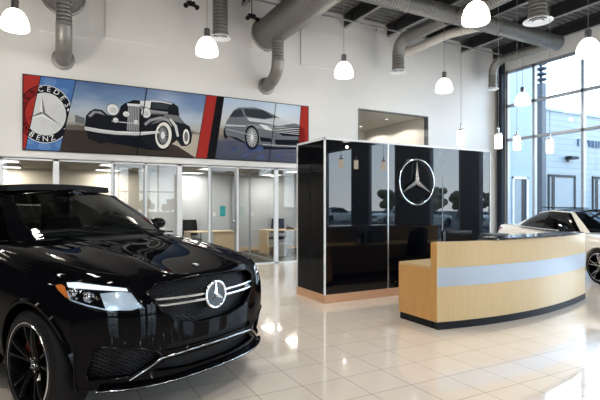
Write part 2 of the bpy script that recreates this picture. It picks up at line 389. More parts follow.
# ------------------------------------------------------------------ glazed offices
OB = 14.35
struct('wall_office_back', MB().box((XL,OB,0),(2.66,OB+.15,2.6)), M['beige'])
struct('wall_office_back', MB().box((2.66,OB,0),(8.2,OB+.15,2.6)), M['greywall'])
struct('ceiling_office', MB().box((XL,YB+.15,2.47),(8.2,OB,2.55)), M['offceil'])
struct('wall_partition', MB().box((.05,YB+.06,0),(.15,OB,2.47)), M['beige'])
struct('wall_partition', MB().box((2.62,YB+.06,0),(2.72,OB,2.47)), M['greywall'])
struct('wall_partition', MB().box((8.1,YB+.15,0),(8.2,OB,2.47)), M['greywall'])
struct('wall_partition', MB().box((-2.67,YB+.06,0),(-2.57,OB,2.47)), M['beige'])
struct('baseboard_back', MB().box((2.72,OB-.02,0),(8.1,OB-.0005,.11)), M['oak'])
# storefront
gw = sempty('window_10', (0,YB+.03,0))
wide = [-2.62,.11,2.66,5.15,7.69]; thin = [-1.56,-.85,1.19,1.905,3.375,4.09]
f = MB()
for x in wide: f.box((x-.055,-.03,0),(x+.055,.03,2.46))
for x in thin: f.box((x-.024,-.03,0),(x+.024,.03,2.46))
f.box((XL,-.03,2.41),(7.72,.03,2.46)); f.box((XL,-.03,0),(7.72,.03,.03))
f.build('window_frame', M['white'], gw)
xs = sorted(wide+thin+[XL])
for a, c in zip(xs[:-1], xs[1:]):
    if abs(a-3.375)<.01 or abs(a-1.19)<.01: continue
    MB().box((a+.03,-.004,.03),(c-.03,.004,2.41)).build('glass_pane', M['offglass'], gw)
for n, (a, c) in enumerate(((1.19,1.905),(3.375,4.09))):
    d = sempty('door_%d'%(n+2), (a,YB+.03,0))
    MB().box((.03,-.005,.04),(c-a-.03,.005,2.40)).build('glass_pane', M['offglass'], d)
    r = MB(); r.box((.026,-.02,.035),(.06,.02,2.40)); r.box((c-a-.06,-.02,.035),(c-a-.026,.02,2.40)); r.box((.026,-.02,.035),(c-a-.026,.02,.13)); r.box((.026,-.02,2.33),(c-a-.026,.02,2.405))
    r.build('door_frame', M['alud'], d)
    MB().tube([(c-a-.1,-.02,.8),(c-a-.1,-.07,.82),(c-a-.1,-.07,1.1),(c-a-.1,-.02,1.12)],.012,8).build('door_handle', M['satin'], d, 40)
    MB().box((.1,.02,2.30),(.42,.07,2.37)).build('door_closer', M['alud'], d, bevel=.008)
# glass side partition of the corner office
gp = sempty('window_11', (5.2,YB+.06,0))
f = MB()
for y in (1.88, OB-YB-.1): f.box((-.025,y-.03,0),(.025,y+.03,2.47))
f.box((-.02,0,2.42),(.02,OB-YB-.06,2.47)); f.box((-.025,0,0),(.025,OB-YB-.06,.06)); f.build('window_frame', M['alud'], gp)
MB().box((-.004,0,.06),(.004,OB-YB-.1,2.42)).build('glass_pane', M['offglass'], gp)
# ceiling troffers
tl = {(-.9,12.0):'ceiling light panel over the leftmost office, the nearer one', (-.95,13.85):'ceiling light panel at the back of the leftmost office',
      (1.35,12.0):'ceiling light panel near the glass in the second office from the left', (1.4,13.85):'ceiling light panel at the back of the second office from the left',
      (3.8,12.1):'ceiling light panel near the glass in the office with the teal poster', (3.75,13.85):'ceiling light panel at the back of the office with the teal poster',
      (6.3,11.9):'ceiling light panel near the glass in the office beside the black wall', (6.25,13.6):'ceiling light panel at the back of the office beside the black wall'}
for (x,y), lb in tl.items():
    o = thing('ceiling_light_panel', 'white lit '+lb, 'ceiling light', (x,y,2.469), group='office ceiling light panels')
    f = MB(); f.box((-.32,-.32,-.02),(-.28,.32,0)); f.box((.28,-.32,-.02),(.32,.32,0)); f.box((-.28,-.32,-.02),(.28,-.28,0)); f.box((-.28,.28,-.02),(.28,.32,0)); f.build('frame', M['white'], o)
    MB().box((-.279,-.279,-.012),(.279,.279,-.002)).build('diffuser', M['troffer'], o)
    l = bpy.data.lights.new('troffer_lamp','AREA'); l.energy = 28; l.color = (1,.92,.8); l.size = .5
    lo = bpy.data.objects.new('lamp_light', l); COL.objects.link(lo); lo.parent = o; lo.location = (0,0,-.03)
# office furniture
def desk(loc, L, D, panel, label, H=.74):
    t = thing('office_desk', label, 'desk', loc)
    MB().box((0,0,H-.03),(L,D,H)).build('desk_top', M['oak'], t, bevel=.004)
    MB().box((L-.03,.03,0),(L,D-.03,H-.03)).build('side_panel', M['oak'], t)
    MB().box((0,.03,0),(.03,D-.03,H-.03)).build('side_panel', M['oak'], t)
    MB().box((panel[0],.04,.05),(panel[1],.06,H-.03)).build('front_panel', M['oak'], t)
    return t
desk((3.45,12.95,0), 1.35, .7, (.70,1.31), 'light oak office desk with front panel in the office with the teal poster')
desk((5.75,12.75,0), 1.5, .7, (1.0,1.46), 'light oak office desk in the office beside the black panelled wall')
def task_chair(loc, rz, label, m):
    t = thing('office_chair', label, 'chair', loc, rz)
    MB().grid(lambda u,v: ((u-.5)*.48, (v-.5)*.46, .47-.03*math.sin(PI*u)*math.sin(PI*v)), 8, 8, (0,0,-.07)).build('seat', m, t, 50)
    MB().grid(lambda u,v: ((u-.5)*(.46-.05*v), -.24-.05*math.cos((u-.5)*PI)-.06*v, .58+.47*v), 8, 8, (0,.05,0)).build('backrest', m, t, 50)
    MB().cyl((0,0,.1),(0,0,.42),.03,12).build('post', M['black'], t, 40)
    MB().tube([(0,-.1,.42),(0,-.29,.44),(0,-.31,.62)],.02,8).build('back_bracket', M['black'], t, 40)
    s = MB()
    for k in range(5):
        a = 2*PI*k/5; s.tube([(0,0,.12),(.3*math.cos(a),.3*math.sin(a),.075)],[.03,.018],8)
    s.build('star_base', M['black'], t, 40)
    for k in range(5):
        a = 2*PI*k/5; MB().cyl((.3*math.cos(a)-.02*math.sin(a),.3*math.sin(a)+.02*math.cos(a),.033),(.3*math.cos(a)+.02*math.sin(a),.3*math.sin(a)-.02*math.cos(a),.033),.032,12).build('castor', M['black'], t, 40)
    for s in (-1,1): MB().tube([(s*.22,-.05,.43),(s*.29,-.05,.47),(s*.29,-.05,.66),(s*.27,.16,.68)],.016,8).build('armrest', M['black'], t, 40)
    return t
task_chair((3.78,13.95,0), PI, 'dark office chair behind the oak desk in the office with the teal poster', M['black'])
task_chair((6.5,13.75,0), PI*.8, 'dark blue office chair at the desk in the office beside the black wall', M['navyfab'])
t = tag(MB().lathe([(0,0),(.11,0),(.145,.36),(.15,.37),(.135,.37),(.105,.015),(0,.015)],seg=20).build('waste_bin', M['bin'], smooth=40, loc=(6.0,12.3,0)), 'pale grey plastic waste bin on the dark carpet in the office beside the black wall', 'bin')
t = thing('desk_phone', 'small dark desk phone on the oak desk beside the black panelled wall', 'phone', (6.62,13.0,.74))
MB().prism([(-.1,-.09,0),(-.1,.09,0),(-.1,.09,.07),(-.1,-.09,.02)],(.2,0,0)).build('body', M['screen'], t); MB().tube([(-.07,-.08,.06),(-.07,-.05,.085),(-.07,.05,.115),(-.07,.08,.1)],.02,8).build('handset', M['screen'], t, 40)
t = tag(MB().box((4.79,OB-.008,1.14),(4.97,OB-.001,1.47)).build('wall_poster', M['teal']), 'small teal printed poster on the grey office back wall', 'poster')
for (x, z, lb) in ((4.6,1.2,'small white light switch on the office wall left of the teal poster'),(5.9,1.2,'small white light switch on the back wall of the office beside the black wall')):
    t = thing('light_switch', lb, 'switch', (x,OB-.001,z)); MB().box((-.035,-.008,-.06),(.035,0,.06)).build('plate', M['white'], t, bevel=.002); MB().box((-.012,-.013,-.02),(.012,-.008,.02)).build('rocker', M['white'], t)
# ------------------------------------------------------------------ ducts
def duct_wall(X, label):
    t = thing('ventilation_duct', label, 'duct', (X,YB,0), group=None)
    MB().cyl((0,-.02,5.84),(0,-3.25,5.84),.37,40).build('main_pipe', M['ducty'], t, 40)
    MB().lathe([(.36,0),(.43,0),(.43,.03),(.40,.05),(.375,.06),(.36,.06)], Tm(0,-.001,5.84) @ Rm(PI/2,'X'), 40, True).build('wall_flange', M['ductp'], t, 40)
    MB().cyl((0,-.69,5.55),(0,-.69,4.98),.145,28).build('drop_pipe', M['duct'], t, 40)
    for z in (5.42,5.0): MB().lathe([(.144,0),(.152,.004),(.152,.03),(.144,.034)], Tm(0,-.69,z), 28, True).build('joint_band', M['ductp'], t, 40)
    p = bez((0,-.69,5.0),(0,-.69,4.56),(0,-.03,4.53),5)
    MB().tube(p,.15,28).build('elbow', M['ductp'], t, 25)
    MB().lathe([(.14,0),(.22,0),(.22,.02),(.18,.035),(.15,.04),(.14,.04)], Tm(0,-.001,4.53) @ Rm(PI/2,'X'), 32, True).build('elbow_flange', M['ductp'], t, 40)
duct_wall(4.86, 'large spiral duct meeting the wall above the right end of the mural, elbow drop beneath')
duct_wall(.24, 'large spiral duct meeting the wall above the left end of the mural, elbow drop beneath')
def diffuser(t, r, z, x=0, y=0, pr=.165):
    MB().lathe([(pr,.05),(r*.8,.035),(r,.0),(r*.98,-.012),(r*.84,.005),(pr*.9,.03)], Tm(x,y,z), 36, True).build('diffuser_ring', M['white'], t, 40)
    for k, q in enumerate((.62,.36)):
        MB().lathe([(r*q-.05 if q>.5 else 0,.02),(r*q,-.006),(r*q-.004,-.012),(r*q-.055 if q>.5 else 0,.012)], Tm(x,y,z), 32, q>.5).build('diffuser_cone', M['white'], t, 40)
    MB().lathe([(0,.03),(pr*.9,.03),(pr*.9,.04),(0,.04)], Tm(x,y,z), 24).build('dark_throat', M['black'], t)
XZ, XY = 6.08, 8.16
t = thing('ventilation_duct', 'long horizontal spiral duct running under the roof joists towards the window wall', 'duct', (0,XY,0))
MB().cyl((5.15,0,XZ),(12.62,0,XZ),.20,32).build('main_pipe', M['ductx'], t, 40)
for x in (7.0,8.53,10.1,11.7): MB().lathe([(.199,0),(.212,.005),(.212,.04),(.199,.045)], Tm(x,0,XZ) @ Rm(PI/2,'Y'), 32, True).build('joint_band', M['ductp'], t, 40)
MB().lathe([(0,0),(.2,0),(.21,.01),(.21,.03),(0,.03)], Tm(12.6,0,XZ) @ Rm(PI/2,'Y'), 32).build('end_cap', M['ductp'], t, 40)
def branch(X, Y, label, sgn=1, ze=6.05, zd=5.2, r=.165, rr=.24):
    t = thing('ventilation_duct', label, 'duct', (X,Y,0))
    y0 = XY - Y + (.15 if sgn>0 else -.15)
    MB().cyl((0,y0,ze),(0,-sgn*.42,ze),r,28).build('horizontal_pipe', M['ducty'], t, 40)
    MB().tube(bez((0,-sgn*.42,ze),(0,0,ze),(0,0,ze-.42),5), r*1.02, 28).build('elbow', M['ductp'], t, 25)
    MB().cyl((0,0,ze-.42),(0,0,zd+.04),r,28).build('drop_pipe', M['duct'], t, 40)
    MB().lathe([(r*.99,0),(r*1.07,.005),(r*1.07,.03),(r*.99,.035)], Tm(0,0,zd+.1), 28, True).build('joint_band', M['ductp'], t, 40)
    diffuser(t, rr, zd, pr=r)
branch(8.53, 10.13, 'spiral duct elbow dropping to a round white diffuser above the upstairs opening')
branch(12.45, 10.2, 'spiral duct elbow dropping to a round white diffuser in the corner by the tall window', r=.13, rr=.19)
branch(8.65, 6.0, 'spiral duct dropping to the big round white diffuser at the top right, nearest the camera', -1, zd=5.2, r=.18, rr=.28)
t = thing('ventilation_duct', 'straight vertical spiral duct with round white diffuser above the middle of the mural', 'duct', (3.32,9.93,0))
MB().cyl((0,0,5.24),(0,0,6.45),.165,28).build('drop_pipe', M['duct'], t, 40); diffuser(t, .23, 5.2)
MB().lathe([(.163,0),(.177,.005),(.177,.03),(.163,.035)], Tm(0,0,5.3), 28, True).build('joint_band', M['ductp'], t, 40)
t = thing('insulated_pipe', 'pale smooth insulated pipe running out of the white wall under the roof joists', 'pipe', (9.5,YB,0))
MB().tube([(0,-.001,6.12),(0,-1.7,6.12),(.15,-2.1,6.12),(.3,-2.45,6.12)],.12,24).build('pipe_run', M['pipew'], t, 40)
MB().lathe([(.12,0),(.16,0),(.16,.02),(.12,.025)], Tm(0,-.001,6.12) @ Rm(PI/2,'X'), 24, True).build('wall_collar', M['pipew'], t, 40)
t = thing('sprinkler_pipe', 'thin pale sprinkler pipe running just below the roof joists along the white wall', 'pipe', (0,10.3,6.40))
MB().cyl((-6.9,0,0),(13.4,0,0),.022,10).build('pipe_run', M['flange'], t, 40)
for x in (1.9,4.15,7.9,9.7,11.5): MB().tube([(x,0,0),(x,0,-.08)],.012,8).lathe([(0,-.10),(.03,-.10),(.03,-.09),(.012,-.08)],Tm(x,0,0),12).build('sprinkler_head', M['ductp'], t, 40)
for x, lb in ((2.75,'twin-headed emergency spotlight high on the white wall left of the straight duct'),(4.2,'twin-headed emergency spotlight high on the white wall right of the straight duct')):
    t = thing('emergency_light', lb, 'light', (x,10.25,5.92), group='emergency lights by the straight duct')
    MB().box((-.09,-.04,0),(.09,.04,.09)).build('housing', M['black'], t, bevel=.01)
    MB().cyl((0,0,.09),(0,0,.52),.012,8).build('stem', M['black'], t)
    for s in (-1,1): MB().lathe([(0,0),(.035,0),(.055,.1),(.05,.1),(0,.06)], Tm(s*.09,0,.02) @ Rm(PI*.75,'X') @ Rm(s*.4,'Y'), 16).build('lamp_head', M['black'], t, 40)
# ------------------------------------------------------------------ dome pendants
def dome(loc, label, on=True):
    t = thing('dome_pendant', label, 'pendant light', loc, group='white glass dome pendants')
    MB().lathe([(0,.01),(.205,.0),(.222,.03),(.215,.12),(.185,.22),(.135,.30),(.07,.345),(0,.35)], seg=36).build('glass_shade', M['glow'], t, 40)
    MB().lathe([(0,.34),(.062,.34),(.062,.50),(.05,.52),(0,.52)], seg=24).build('cap', M['satin'], t, 40)
    MB().cyl((0,0,.52),(0,0,6.44-loc[2]),.006,8).build('cable', M['cable'], t)
    l = bpy.data.lights.new('pendant_glow','POINT'); l.energy = 30; l.color = (1,.95,.88); l.shadow_soft_size = .06
    lo = bpy.data.objects.new('lamp_light', l); COL.objects.link(lo); lo.parent = t; lo.location = (0,0,-.24)
    l = bpy.data.lights.new('pendant_lamp','SPOT'); l.spot_size = 2.2; l.spot_blend = 1.; l.energy = 165; l.color = (1,.94,.86); l.shadow_soft_size = .2
    lo = bpy.data.objects.new('lamp_light', l); COL.objects.link(lo); lo.parent = t; lo.location = (0,0,-.24)
    return t
dl = {(-.53,9.3):'white glass dome pendant at the far left, above the mural badge', (2.75,9.05):'white glass dome pendant below the round diffuser, over the red band of the mural',
      (6.04,9.1):'white glass dome pendant between the elbow duct and the upstairs opening', (9.16,9.04):'white glass dome pendant in the far row, right of the upstairs opening',
      (12.4,9.1):'white glass dome pendant hanging before the tall window near the wall corner', (6.16,5.38):'large-looking white glass dome pendant at the top, left of the big round diffuser',
      (9.5,5.5):'white glass dome pendant cut by the right edge, before the bright window'}
for (x,y), lb in dl.items(): dome((x,y,4.49), lb)
for x in (-3.8,): dome((x,9.1,4.4), 'white glass dome pendant outside the left edge of the photograph')
for y in (1.75,-2.0,-5.7,-9.3):  # unseen rows carrying on the visible ones, added to light the room evenly
    for x in (-3.8,-.53,2.8,6.1,9.4,12.0): dome((x,y,4.4), 'white glass dome pendant hanging behind the photographer, outside the view')
for x in (-3.8,-.53,2.8): dome((x,5.4,4.4), 'white glass dome pendant hanging above the black car, over the top of the view')
# ------------------------------------------------------------------ small cylinder pendants over the desk
cl = {4.525:'small lit cylinder pendant over the desk, leftmost of the four, before the black wall', 5.21:'small lit cylinder pendant over the desk, second from the left, at the window corner',
      5.58:'small lit cylinder pendant over the desk, third from the left, beside the window mullion', 6.29:'small lit cylinder pendant over the desk, rightmost of the four, before the grey column outside'}
for x, lb in cl.items():
    t = thing('cylinder_pendant', lb, 'pendant light', (x,4.18,2.245), group='cylinder pendants over the reception desk')
    MB().lathe([(0,0),(.042,0),(.046,.01),(.046,.17),(.042,.18),(0,.18)], seg=24).build('glass_shade', M['glow2'], t, 40)
    MB().lathe([(0,.18),(.042,.18),(.042,.2),(.012,.21),(.012,.27),(0,.27)], seg=20).build('cap', M['satin'], t, 40)
    MB().cyl((0,0,.27),(0,0,6.8-2.246),.003,6).build('cable', M['cable'], t)
# ------------------------------------------------------------------ black panelled block with emblem
BX0, BX1, BY0, BY1, BH = 3.68, 7.33, 6.065, 6.95, 2.53
t = thing('feature_wall', 'free-standing glossy black panelled wall block with thin silver edges on a tan plinth', 'feature wall', (BX0,BY0,0))
W, D = BX1-BX0, BY1-BY0
MB().box((.02,.02,.13),(W-.02,D-.02,BH-.01)).build('core', M['black'], t)
sx = [0, 1.215, 2.43, W]
for a, c in zip(sx[:-1], sx[1:]): MB().box((a+.012,0,.13),(c-.012,.02,BH-.03)).build('front_panel', M['panel'], t)
sy = [0, .44, D]
for a, c in zip(sy[:-1], sy[1:]):
    MB().box((0,a+.008,.13),(.02,c-.008,BH-.03)).build('side_panel', M['panel2'], t); MB().box((W-.02,a+.008,.13),(W,c-.008,BH-.03)).build('side_panel', M['panel2'], t)
MB().box((.012,D-.02,.13),(W-.012,D,BH-.03)).build('back_panel', M['panel'], t)
e = MB()
for x in (0, W): e.box((x-.014,-.008,.13),(x+.014,.012,BH))
e.box((-.014,D-.012,.13),(.006,D+.008,BH)); e.box((W-.006,D-.012,.13),(W+.014,D+.008,BH))
e.box((-.014,-.008,BH-.032),(W+.014,.014,BH)); e.box((-.014,D-.014,BH-.032),(W+.014,D+.008,BH)); e.box((-.014,0,BH-.032),(.014,D,BH)); e.box((W-.014,0,BH-.032),(W+.014,D,BH))
e.build('edge_trim', M['white'], t)
s = MB(); s.box((sx[1]-.012,-.004,.13),(sx[1]+.012,.02,BH-.03)); s.build('seam_strip', M['alu'], t)
s = MB(); s.box((sx[2]-.006,-.002,.13),(sx[2]+.006,.02,BH-.03)); s.build('seam_strip', M['alud'], t)
MB().box((-.012,-.012,0),(W+.012,D+.012,.13)).build('plinth', M['tanbase'], t, bevel=.003)
MB().box((0,0,BH-.012),(W,D,BH)).build('top_board', M['white'], t)
def star(R, r, depth, T, ring=True, ringR=None):
    """three-pointed faceted star: ridge pyramids; faces local -Y; returns MB"""
    mb = MB(); tips = [PI/2, PI/2+2*PI/3, PI/2+4*PI/3]
    c = V((0,-depth,0)); pts = []
    for k in range(3):
        a = tips[k]; pts.append(V((R*math.cos(a),0,R*math.sin(a)))); a2 = a+PI/3; pts.append(V((r*math.cos(a2),0,r*math.sin(a2))))
    vs = [c] + pts + [V((0,0.0,0))]
    fs = [(0, 1+i, 1+(i+1)%6) for i in range(6)] + [(7, 1+(i+1)%6, 1+i) for i in range(6)]
    mb.add([T @ p for p in vs], fs)
    return mb
def ringmb(R, rt, T, seg=72, flat=1.):
    mb = MB(); rs = []
    for i in range(seg):
        a = 2*PI*i/seg; rs.append([T @ V(((R+rt*math.cos(b))*math.cos(a), rt*flat*math.sin(b), (R+rt*math.cos(b))*math.sin(a))) for b in [2*PI*k/12 for k in range(12)]])
    rs.append(rs[0]); mb.rings(rs, True, False); return mb
t = thing('star_emblem', 'large polished chrome three-pointed star in a ring mounted on the black panelled wall', 'emblem', (5.477,BY0-.045,1.89))
ringmb(.382,.012,Matrix(),96).build('ring', M['chrome'], t, 60)
star(.38,.046,.06,Matrix()).build('star', M['satin'], t)
s = MB()
for a in (0.5,2.6,4.7): s.cyl((.38*math.cos(a),0,.38*math.sin(a)),(.38*math.cos(a),.045,.38*math.sin(a)),.006,8)
s.build('stand_off', M['chrome'], t)
# ------------------------------------------------------------------ reception desk
def dfront(u, off=0.):
    a, m_, c = V((4.09,4.15)), V((5.66,3.80)), V((7.56,4.42))
    p = a*(1-u)**2 + m_*2*u*(1-u) + c*u*u; d = (m_-a)*(1-u)+(c-m_)*u; n = V((-d.y,d.x)).normalized()
    return p + n*off
t = thing('reception_desk', 'curved maple reception desk with a brushed steel band and dark plinth before the black wall', 'reception desk', (4.09,4.15,0))
o0 = V((4.09,4.15))
def curved(z0, z1, off0, off1, name, m, u0=0., u1=1., bev=0):
    mb = MB(); n = 40; rs = []
    for i in range(n+1):
        u = u0+(u1-u0)*i/n; p = dfront(u,off0)-o0; q = dfront(u,off1)-o0
        rs.append([V((p.x,p.y,z0)),V((q.x,q.y,z0)),V((q.x,q.y,z1)),V((p.x,p.y,z1))])
    mb.rings(rs); return mb.build(name, m, t, 30)
curved(.09,1.05,.004,.10,'front_panel',M['maple'])
curved(.515,.745,-.002,.004,'steel_band',M['stripe'])
curved(0,.09,.0,.09,'plinth',M['darkframe'])
# end face in a deeper veneer, desk-height pedestal behind, worktop
MB().box((-.004,.0,.09),(.002,.10,1.05)).build('end_panel', M['mapleend'], t)
MB().box((-.004,.10,.09),(.5,.69,.72)).build('pedestal', M['mapleend'], t)
MB().box((0.01,.09,0),(.5,.68,.09)).build('pedestal_plinth', M['darkframe'], t)
wt = MB(); n = 30; pts = [dfront(i/n,.10)-o0 for i in range(n+1)]
poly = [V((p.x,p.y,.72)) for p in pts] + [V((3.45,.95,.72)), V((2.9,.95,.72)), V((.0,.69,.72))]
wt.prism(poly, (0,0,.03)); wt.build('worktop', M['maple'], t)
MB().box((3.0,.35,.0),(3.42,.9,.72)).build('pedestal', M['mapleend'], t)
curved(1.068,1.080,-.03,.30,'glass_counter',M['screen'],.27,.94)
p = MB()
for u in (.3,.5,.7,.9): q = dfront(u,.05)-o0; p.cyl((q.x,q.y,1.05),(q.x,q.y,1.068),.02,12)
p.build('counter_support', M['satin'], t)
t = thing('computer_monitor', 'black computer monitor on the reception worktop with only its top edge showing, leftmost', 'monitor', (5.22,4.86,.754), -.45)
MB().box((-.19,-.012,.04),(.19,.02,.385)).build('screen_housing', M['screen'], t, bevel=.006); MB().box((-.03,.02,.01),(.03,.04,.2)).build('stand', M['black'], t); MB().box((-.1,-.07,0),(.1,.1,.012)).build('foot', M['black'], t, bevel=.004)
t = thing('desk_printer', 'low dark office machine on the reception worktop with its blue-grey top edge showing', 'printer', (5.68,4.62,.754), -.1)
MB().box((-.2,-.15,0),(.2,.15,.25)).build('housing', M['greyscreen'], t, bevel=.02); MB().box((-.17,-.1,.25),(.17,.12,.335)).build('lid', M['greyscreen'], t, bevel=.012)
t = thing('receptionist_chair', 'black high-backed swivel chair behind the reception desk in front of the black wall', 'chair', (5.9,5.38,0), PI*.97)
MB().grid(lambda u,v: ((u-.5)*.5, (v-.5)*.48, .50-.03*math.sin(PI*u)*math.sin(PI*v)), 8, 8, (0,0,-.09)).build('seat', M['leather'], t, 50)
MB().grid(lambda u,v: ((u-.5)*(.5-.08*v), -.24-.06*math.cos((u-.5)*PI)-.08*v, .58+.52*v-.05*(2*u-1)**2*v), 8, 8, (0,.06,0)).build('backrest', M['leather'], t, 50)
MB().cyl((0,0,.1),(0,0,.45),.03,12).build('post', M['black'], t, 40)
s = MB()
for k in range(5): a = 2*PI*k/5; s.tube([(0,0,.12),(.3*math.cos(a),.3*math.sin(a),.06)],[.03,.018],8)
s.build('star_base', M['black'], t, 40)
for k in range(5): a = 2*PI*k/5; MB().ell((.3*math.cos(a),.3*math.sin(a),.03),(.03,.03,.03)).build('castor', M['black'], t, 40)
MCX, MCZ = (2.8, 3.37)
M_OUT = {'outline_px': [(-3.288, 0.717), (3.268, 0.76), (3.268, -0.762), (-3.288, -0.777)], 'seams': [[(-3.0, 0.718), (-3.106, -0.777)], [(-2.32, 0.717), (-2.62, -0.771)], [(-0.901, 0.726), (-1.095, -0.756)], [(0.492, 0.734), (0.237, -0.759)], [(0.751, 0.733), (0.504, -0.759)], [(0.928, 0.733), (0.701, -0.761)], [(2.325, 0.743), (2.127, -0.759)], [(3.056, 0.752), (2.936, -0.763)]], 'badge': [(-2.883, 0.0), (-2.513, 0.034), (-2.883, -0.401), (-2.422, 0.043), (-2.883, -0.596)]}
M_V = {'body': [(-2.153, -0.207), (-2.132, 0.024), (-2.057, 0.123), (-1.963, 0.188), (-1.813, 0.179), (-1.705, 0.086), (-1.595, 0.073), (-1.471, 0.155), (-1.44, 0.291), (-1.359, 0.366), (-1.26, 0.415), (-1.169, 0.463), (-1.03, 0.463), (-0.843, 0.492), (-0.556, 0.503), (-0.312, 0.489), (-0.182, 0.417), (-0.152, 0.178), (-0.036, 0.037), (0.091, -0.029), (0.147, -0.228), (0.117, -0.409), (0.014, -0.491), (-0.112, -0.499), (-0.212, -0.369), (-0.361, -0.489), (-0.556, -0.61), (-0.748, -0.601), (-0.89, -0.472), (-1.03, -0.375), (-1.26, -0.361), (-1.573, -0.397), (-1.705, -0.514), (-1.856, -0.543), (-2.09, -0.41)], 'grille': [(-1.283, 0.326), (-1.04, 0.331), (-1.049, -0.231), (-1.314, -0.222)], 'grille_top': [(-1.305, 0.372), (-1.021, 0.382), (-1.03, 0.322), (-1.296, 0.32)], 'windscreen': [(-1.03, 0.458), (-0.786, 0.489), (-0.815, 0.305), (-1.03, 0.352)], 'side_glass': [(-0.758, 0.457), (-0.376, 0.447), (-0.42, 0.324), (-0.767, 0.319)], 'roof_hi': [(-0.786, 0.494), (-0.556, 0.498), (-0.312, 0.474), (-0.332, 0.447), (-0.556, 0.469), (-0.786, 0.459)], 'hood_hi': [(-1.03, 0.342), (-0.748, 0.272), (-0.41, 0.265), (-0.43, 0.223), (-0.772, 0.221), (-1.021, 0.275)], 'bumper': [(-2.157, -0.208), (-1.835, -0.243), (-1.551, -0.259), (-1.03, -0.239), (-0.634, -0.19), (-0.595, -0.236), (-1.03, -0.317), (-1.418, -0.334), (-1.573, -0.336), (-1.878, -0.32), (-2.149, -0.285)], 'fender_hi': [(-0.947, -0.039), (-0.82, 0.07), (-0.581, 0.15), (-0.41, 0.096), (-0.312, -0.061), (-0.361, -0.05), (-0.459, 0.052), (-0.595, 0.089), (-0.796, 0.013), (-0.914, -0.094)], 'fender_l': [(-2.09, 0.028), (-1.985, 0.14), (-1.835, 0.14), (-1.748, 0.059), (-1.8, 0.078), (-1.942, 0.102), (-2.04, 0.0)], 'step': [(-0.361, 0.135), (-0.212, -0.028), (-0.162, -0.275), (-0.212, -0.289), (-0.272, -0.058), (-0.381, 0.083)], 'wheelL': [(-2.09, -0.364), (-1.835, -0.401), (-1.705, -0.514), (-1.856, -0.552), (-2.048, -0.462)], 'horizon': [(-2.339, 0.028), (-2.153, -0.024), (-2.153, -0.161), (-2.339, -0.131)], 'chassis': [(-2.09, -0.387), (-0.653, -0.31), (-0.361, -0.489), (-0.556, -0.624), (-0.843, -0.626), (-2.09, -0.465)]}
M_E = {'lamp1': ((-1.6, 0.205), (-1.471, 0.217), (-1.6, 0.077)), 'lamp2': ((-0.904, 0.199), (-0.796, 0.209), (-0.904, 0.082)), 'lamp3': ((-1.323, 0.131), (-1.251, 0.138), (-1.323, 0.069)), 'lamp4': ((-1.542, -0.022), (-1.485, -0.017), (-1.542, -0.078)), 'lamp5': ((-1.118, -0.033), (-1.063, -0.029), (-1.118, -0.091)), 'wheelF': ((-0.518, -0.28), (-0.332, -0.267), (-0.518, -0.597)), 'wheelR': ((0.004, -0.274), (0.07, -0.269), (0.004, -0.487)), 'mwheel': ((1.657, -0.178), (1.815, -0.167), (1.657, -0.45)), 'mwheelR': ((0.974, -0.108), (1.012, -0.105), (0.974, -0.26))}
M_D = {'body': [(0.948, -0.034), (0.985, 0.162), (1.065, 0.291), (1.172, 0.455), (1.297, 0.539), (1.753, 0.584), (2.039, 0.527), (2.302, 0.434), (2.571, 0.307), (2.97, 0.258), (3.139, 0.162), (3.189, -0.084), (3.126, -0.265), (3.001, -0.345), (2.391, -0.38), (1.981, -0.367), (1.838, -0.344), (1.528, -0.327), (1.254, -0.206), (0.985, -0.173)], 'windscreen': [(1.429, 0.52), (1.952, 0.54), (2.261, 0.388), (1.981, 0.32), (1.506, 0.341)], 'sideglass': [(1.065, 0.296), (1.178, 0.44), (1.363, 0.514), (1.451, 0.326), (1.199, 0.288)], 'bonnet': [(1.506, 0.31), (2.01, 0.302), (2.361, 0.381), (2.877, 0.278), (2.391, 0.173), (1.981, 0.215), (1.595, 0.224)], 'headlight': [(1.844, 0.177), (2.068, 0.158), (2.237, 0.033), (2.016, 0.048)], 'grille': [(2.261, 0.147), (2.988, 0.177), (3.164, 0.014), (3.001, -0.064), (2.511, -0.076), (2.344, 0.019)], 'intakeL': [(1.866, -0.153), (2.167, -0.164), (2.214, -0.257), (1.912, -0.266)], 'intakeC': [(2.284, -0.189), (3.076, -0.147), (3.032, -0.282), (2.32, -0.326)], 'splash': [(1.473, -0.227), (1.809, -0.346), (1.981, -0.404), (1.924, -0.498), (1.584, -0.537), (1.451, -0.384)], 'side_hi': [(0.985, 0.096), (1.501, 0.112), (1.501, 0.081), (0.985, 0.05)], 'shadow': [(0.985, -0.173), (1.528, -0.363), (1.981, -0.457), (3.126, -0.393), (3.189, -0.262), (1.809, -0.283)]}
# ------------------------------------------------------------------ printed mural on the back wall
P = {}
def pm(n, c, na=.15, ns=6): P[n] = mat('print_'+n, c, .5, nscale=ns, namt=na, spec=.04)
for n, c in dict(red=(.36,.03,.025), dred=(.20,.012,.012), black=(.008,.008,.01), blue=(.07,.17,.42), pblue=(.11,.23,.48), silver=(.62,.64,.66), lsilver=(.80,.82,.84), dsilver=(.16,.17,.18), navy=(.012,.014,.02), earth=(.045,.036,.03), dnavy=(.008,.01,.016), cream=(.80,.79,.75), grey=(.30,.31,.33), glassp=(.035,.045,.055), tan=(.45,.40,.33), car=(.16,.175,.20), lcar=(.58,.61,.65), dcar=(.12,.13,.145), glint=(.06,.09,.22)).items(): pm(n, c, .12)
P['sky1'] = ramp_mat('print_evening_sky', [(0,(.045,.038,.034)),(.36,(.10,.085,.07)),(.43,(.42,.41,.38)),(.58,(.42,.50,.60)),(.80,(.14,.24,.42)),(1,(.07,.14,.30))], 'Z', .35, .66, .5-.13, .26)
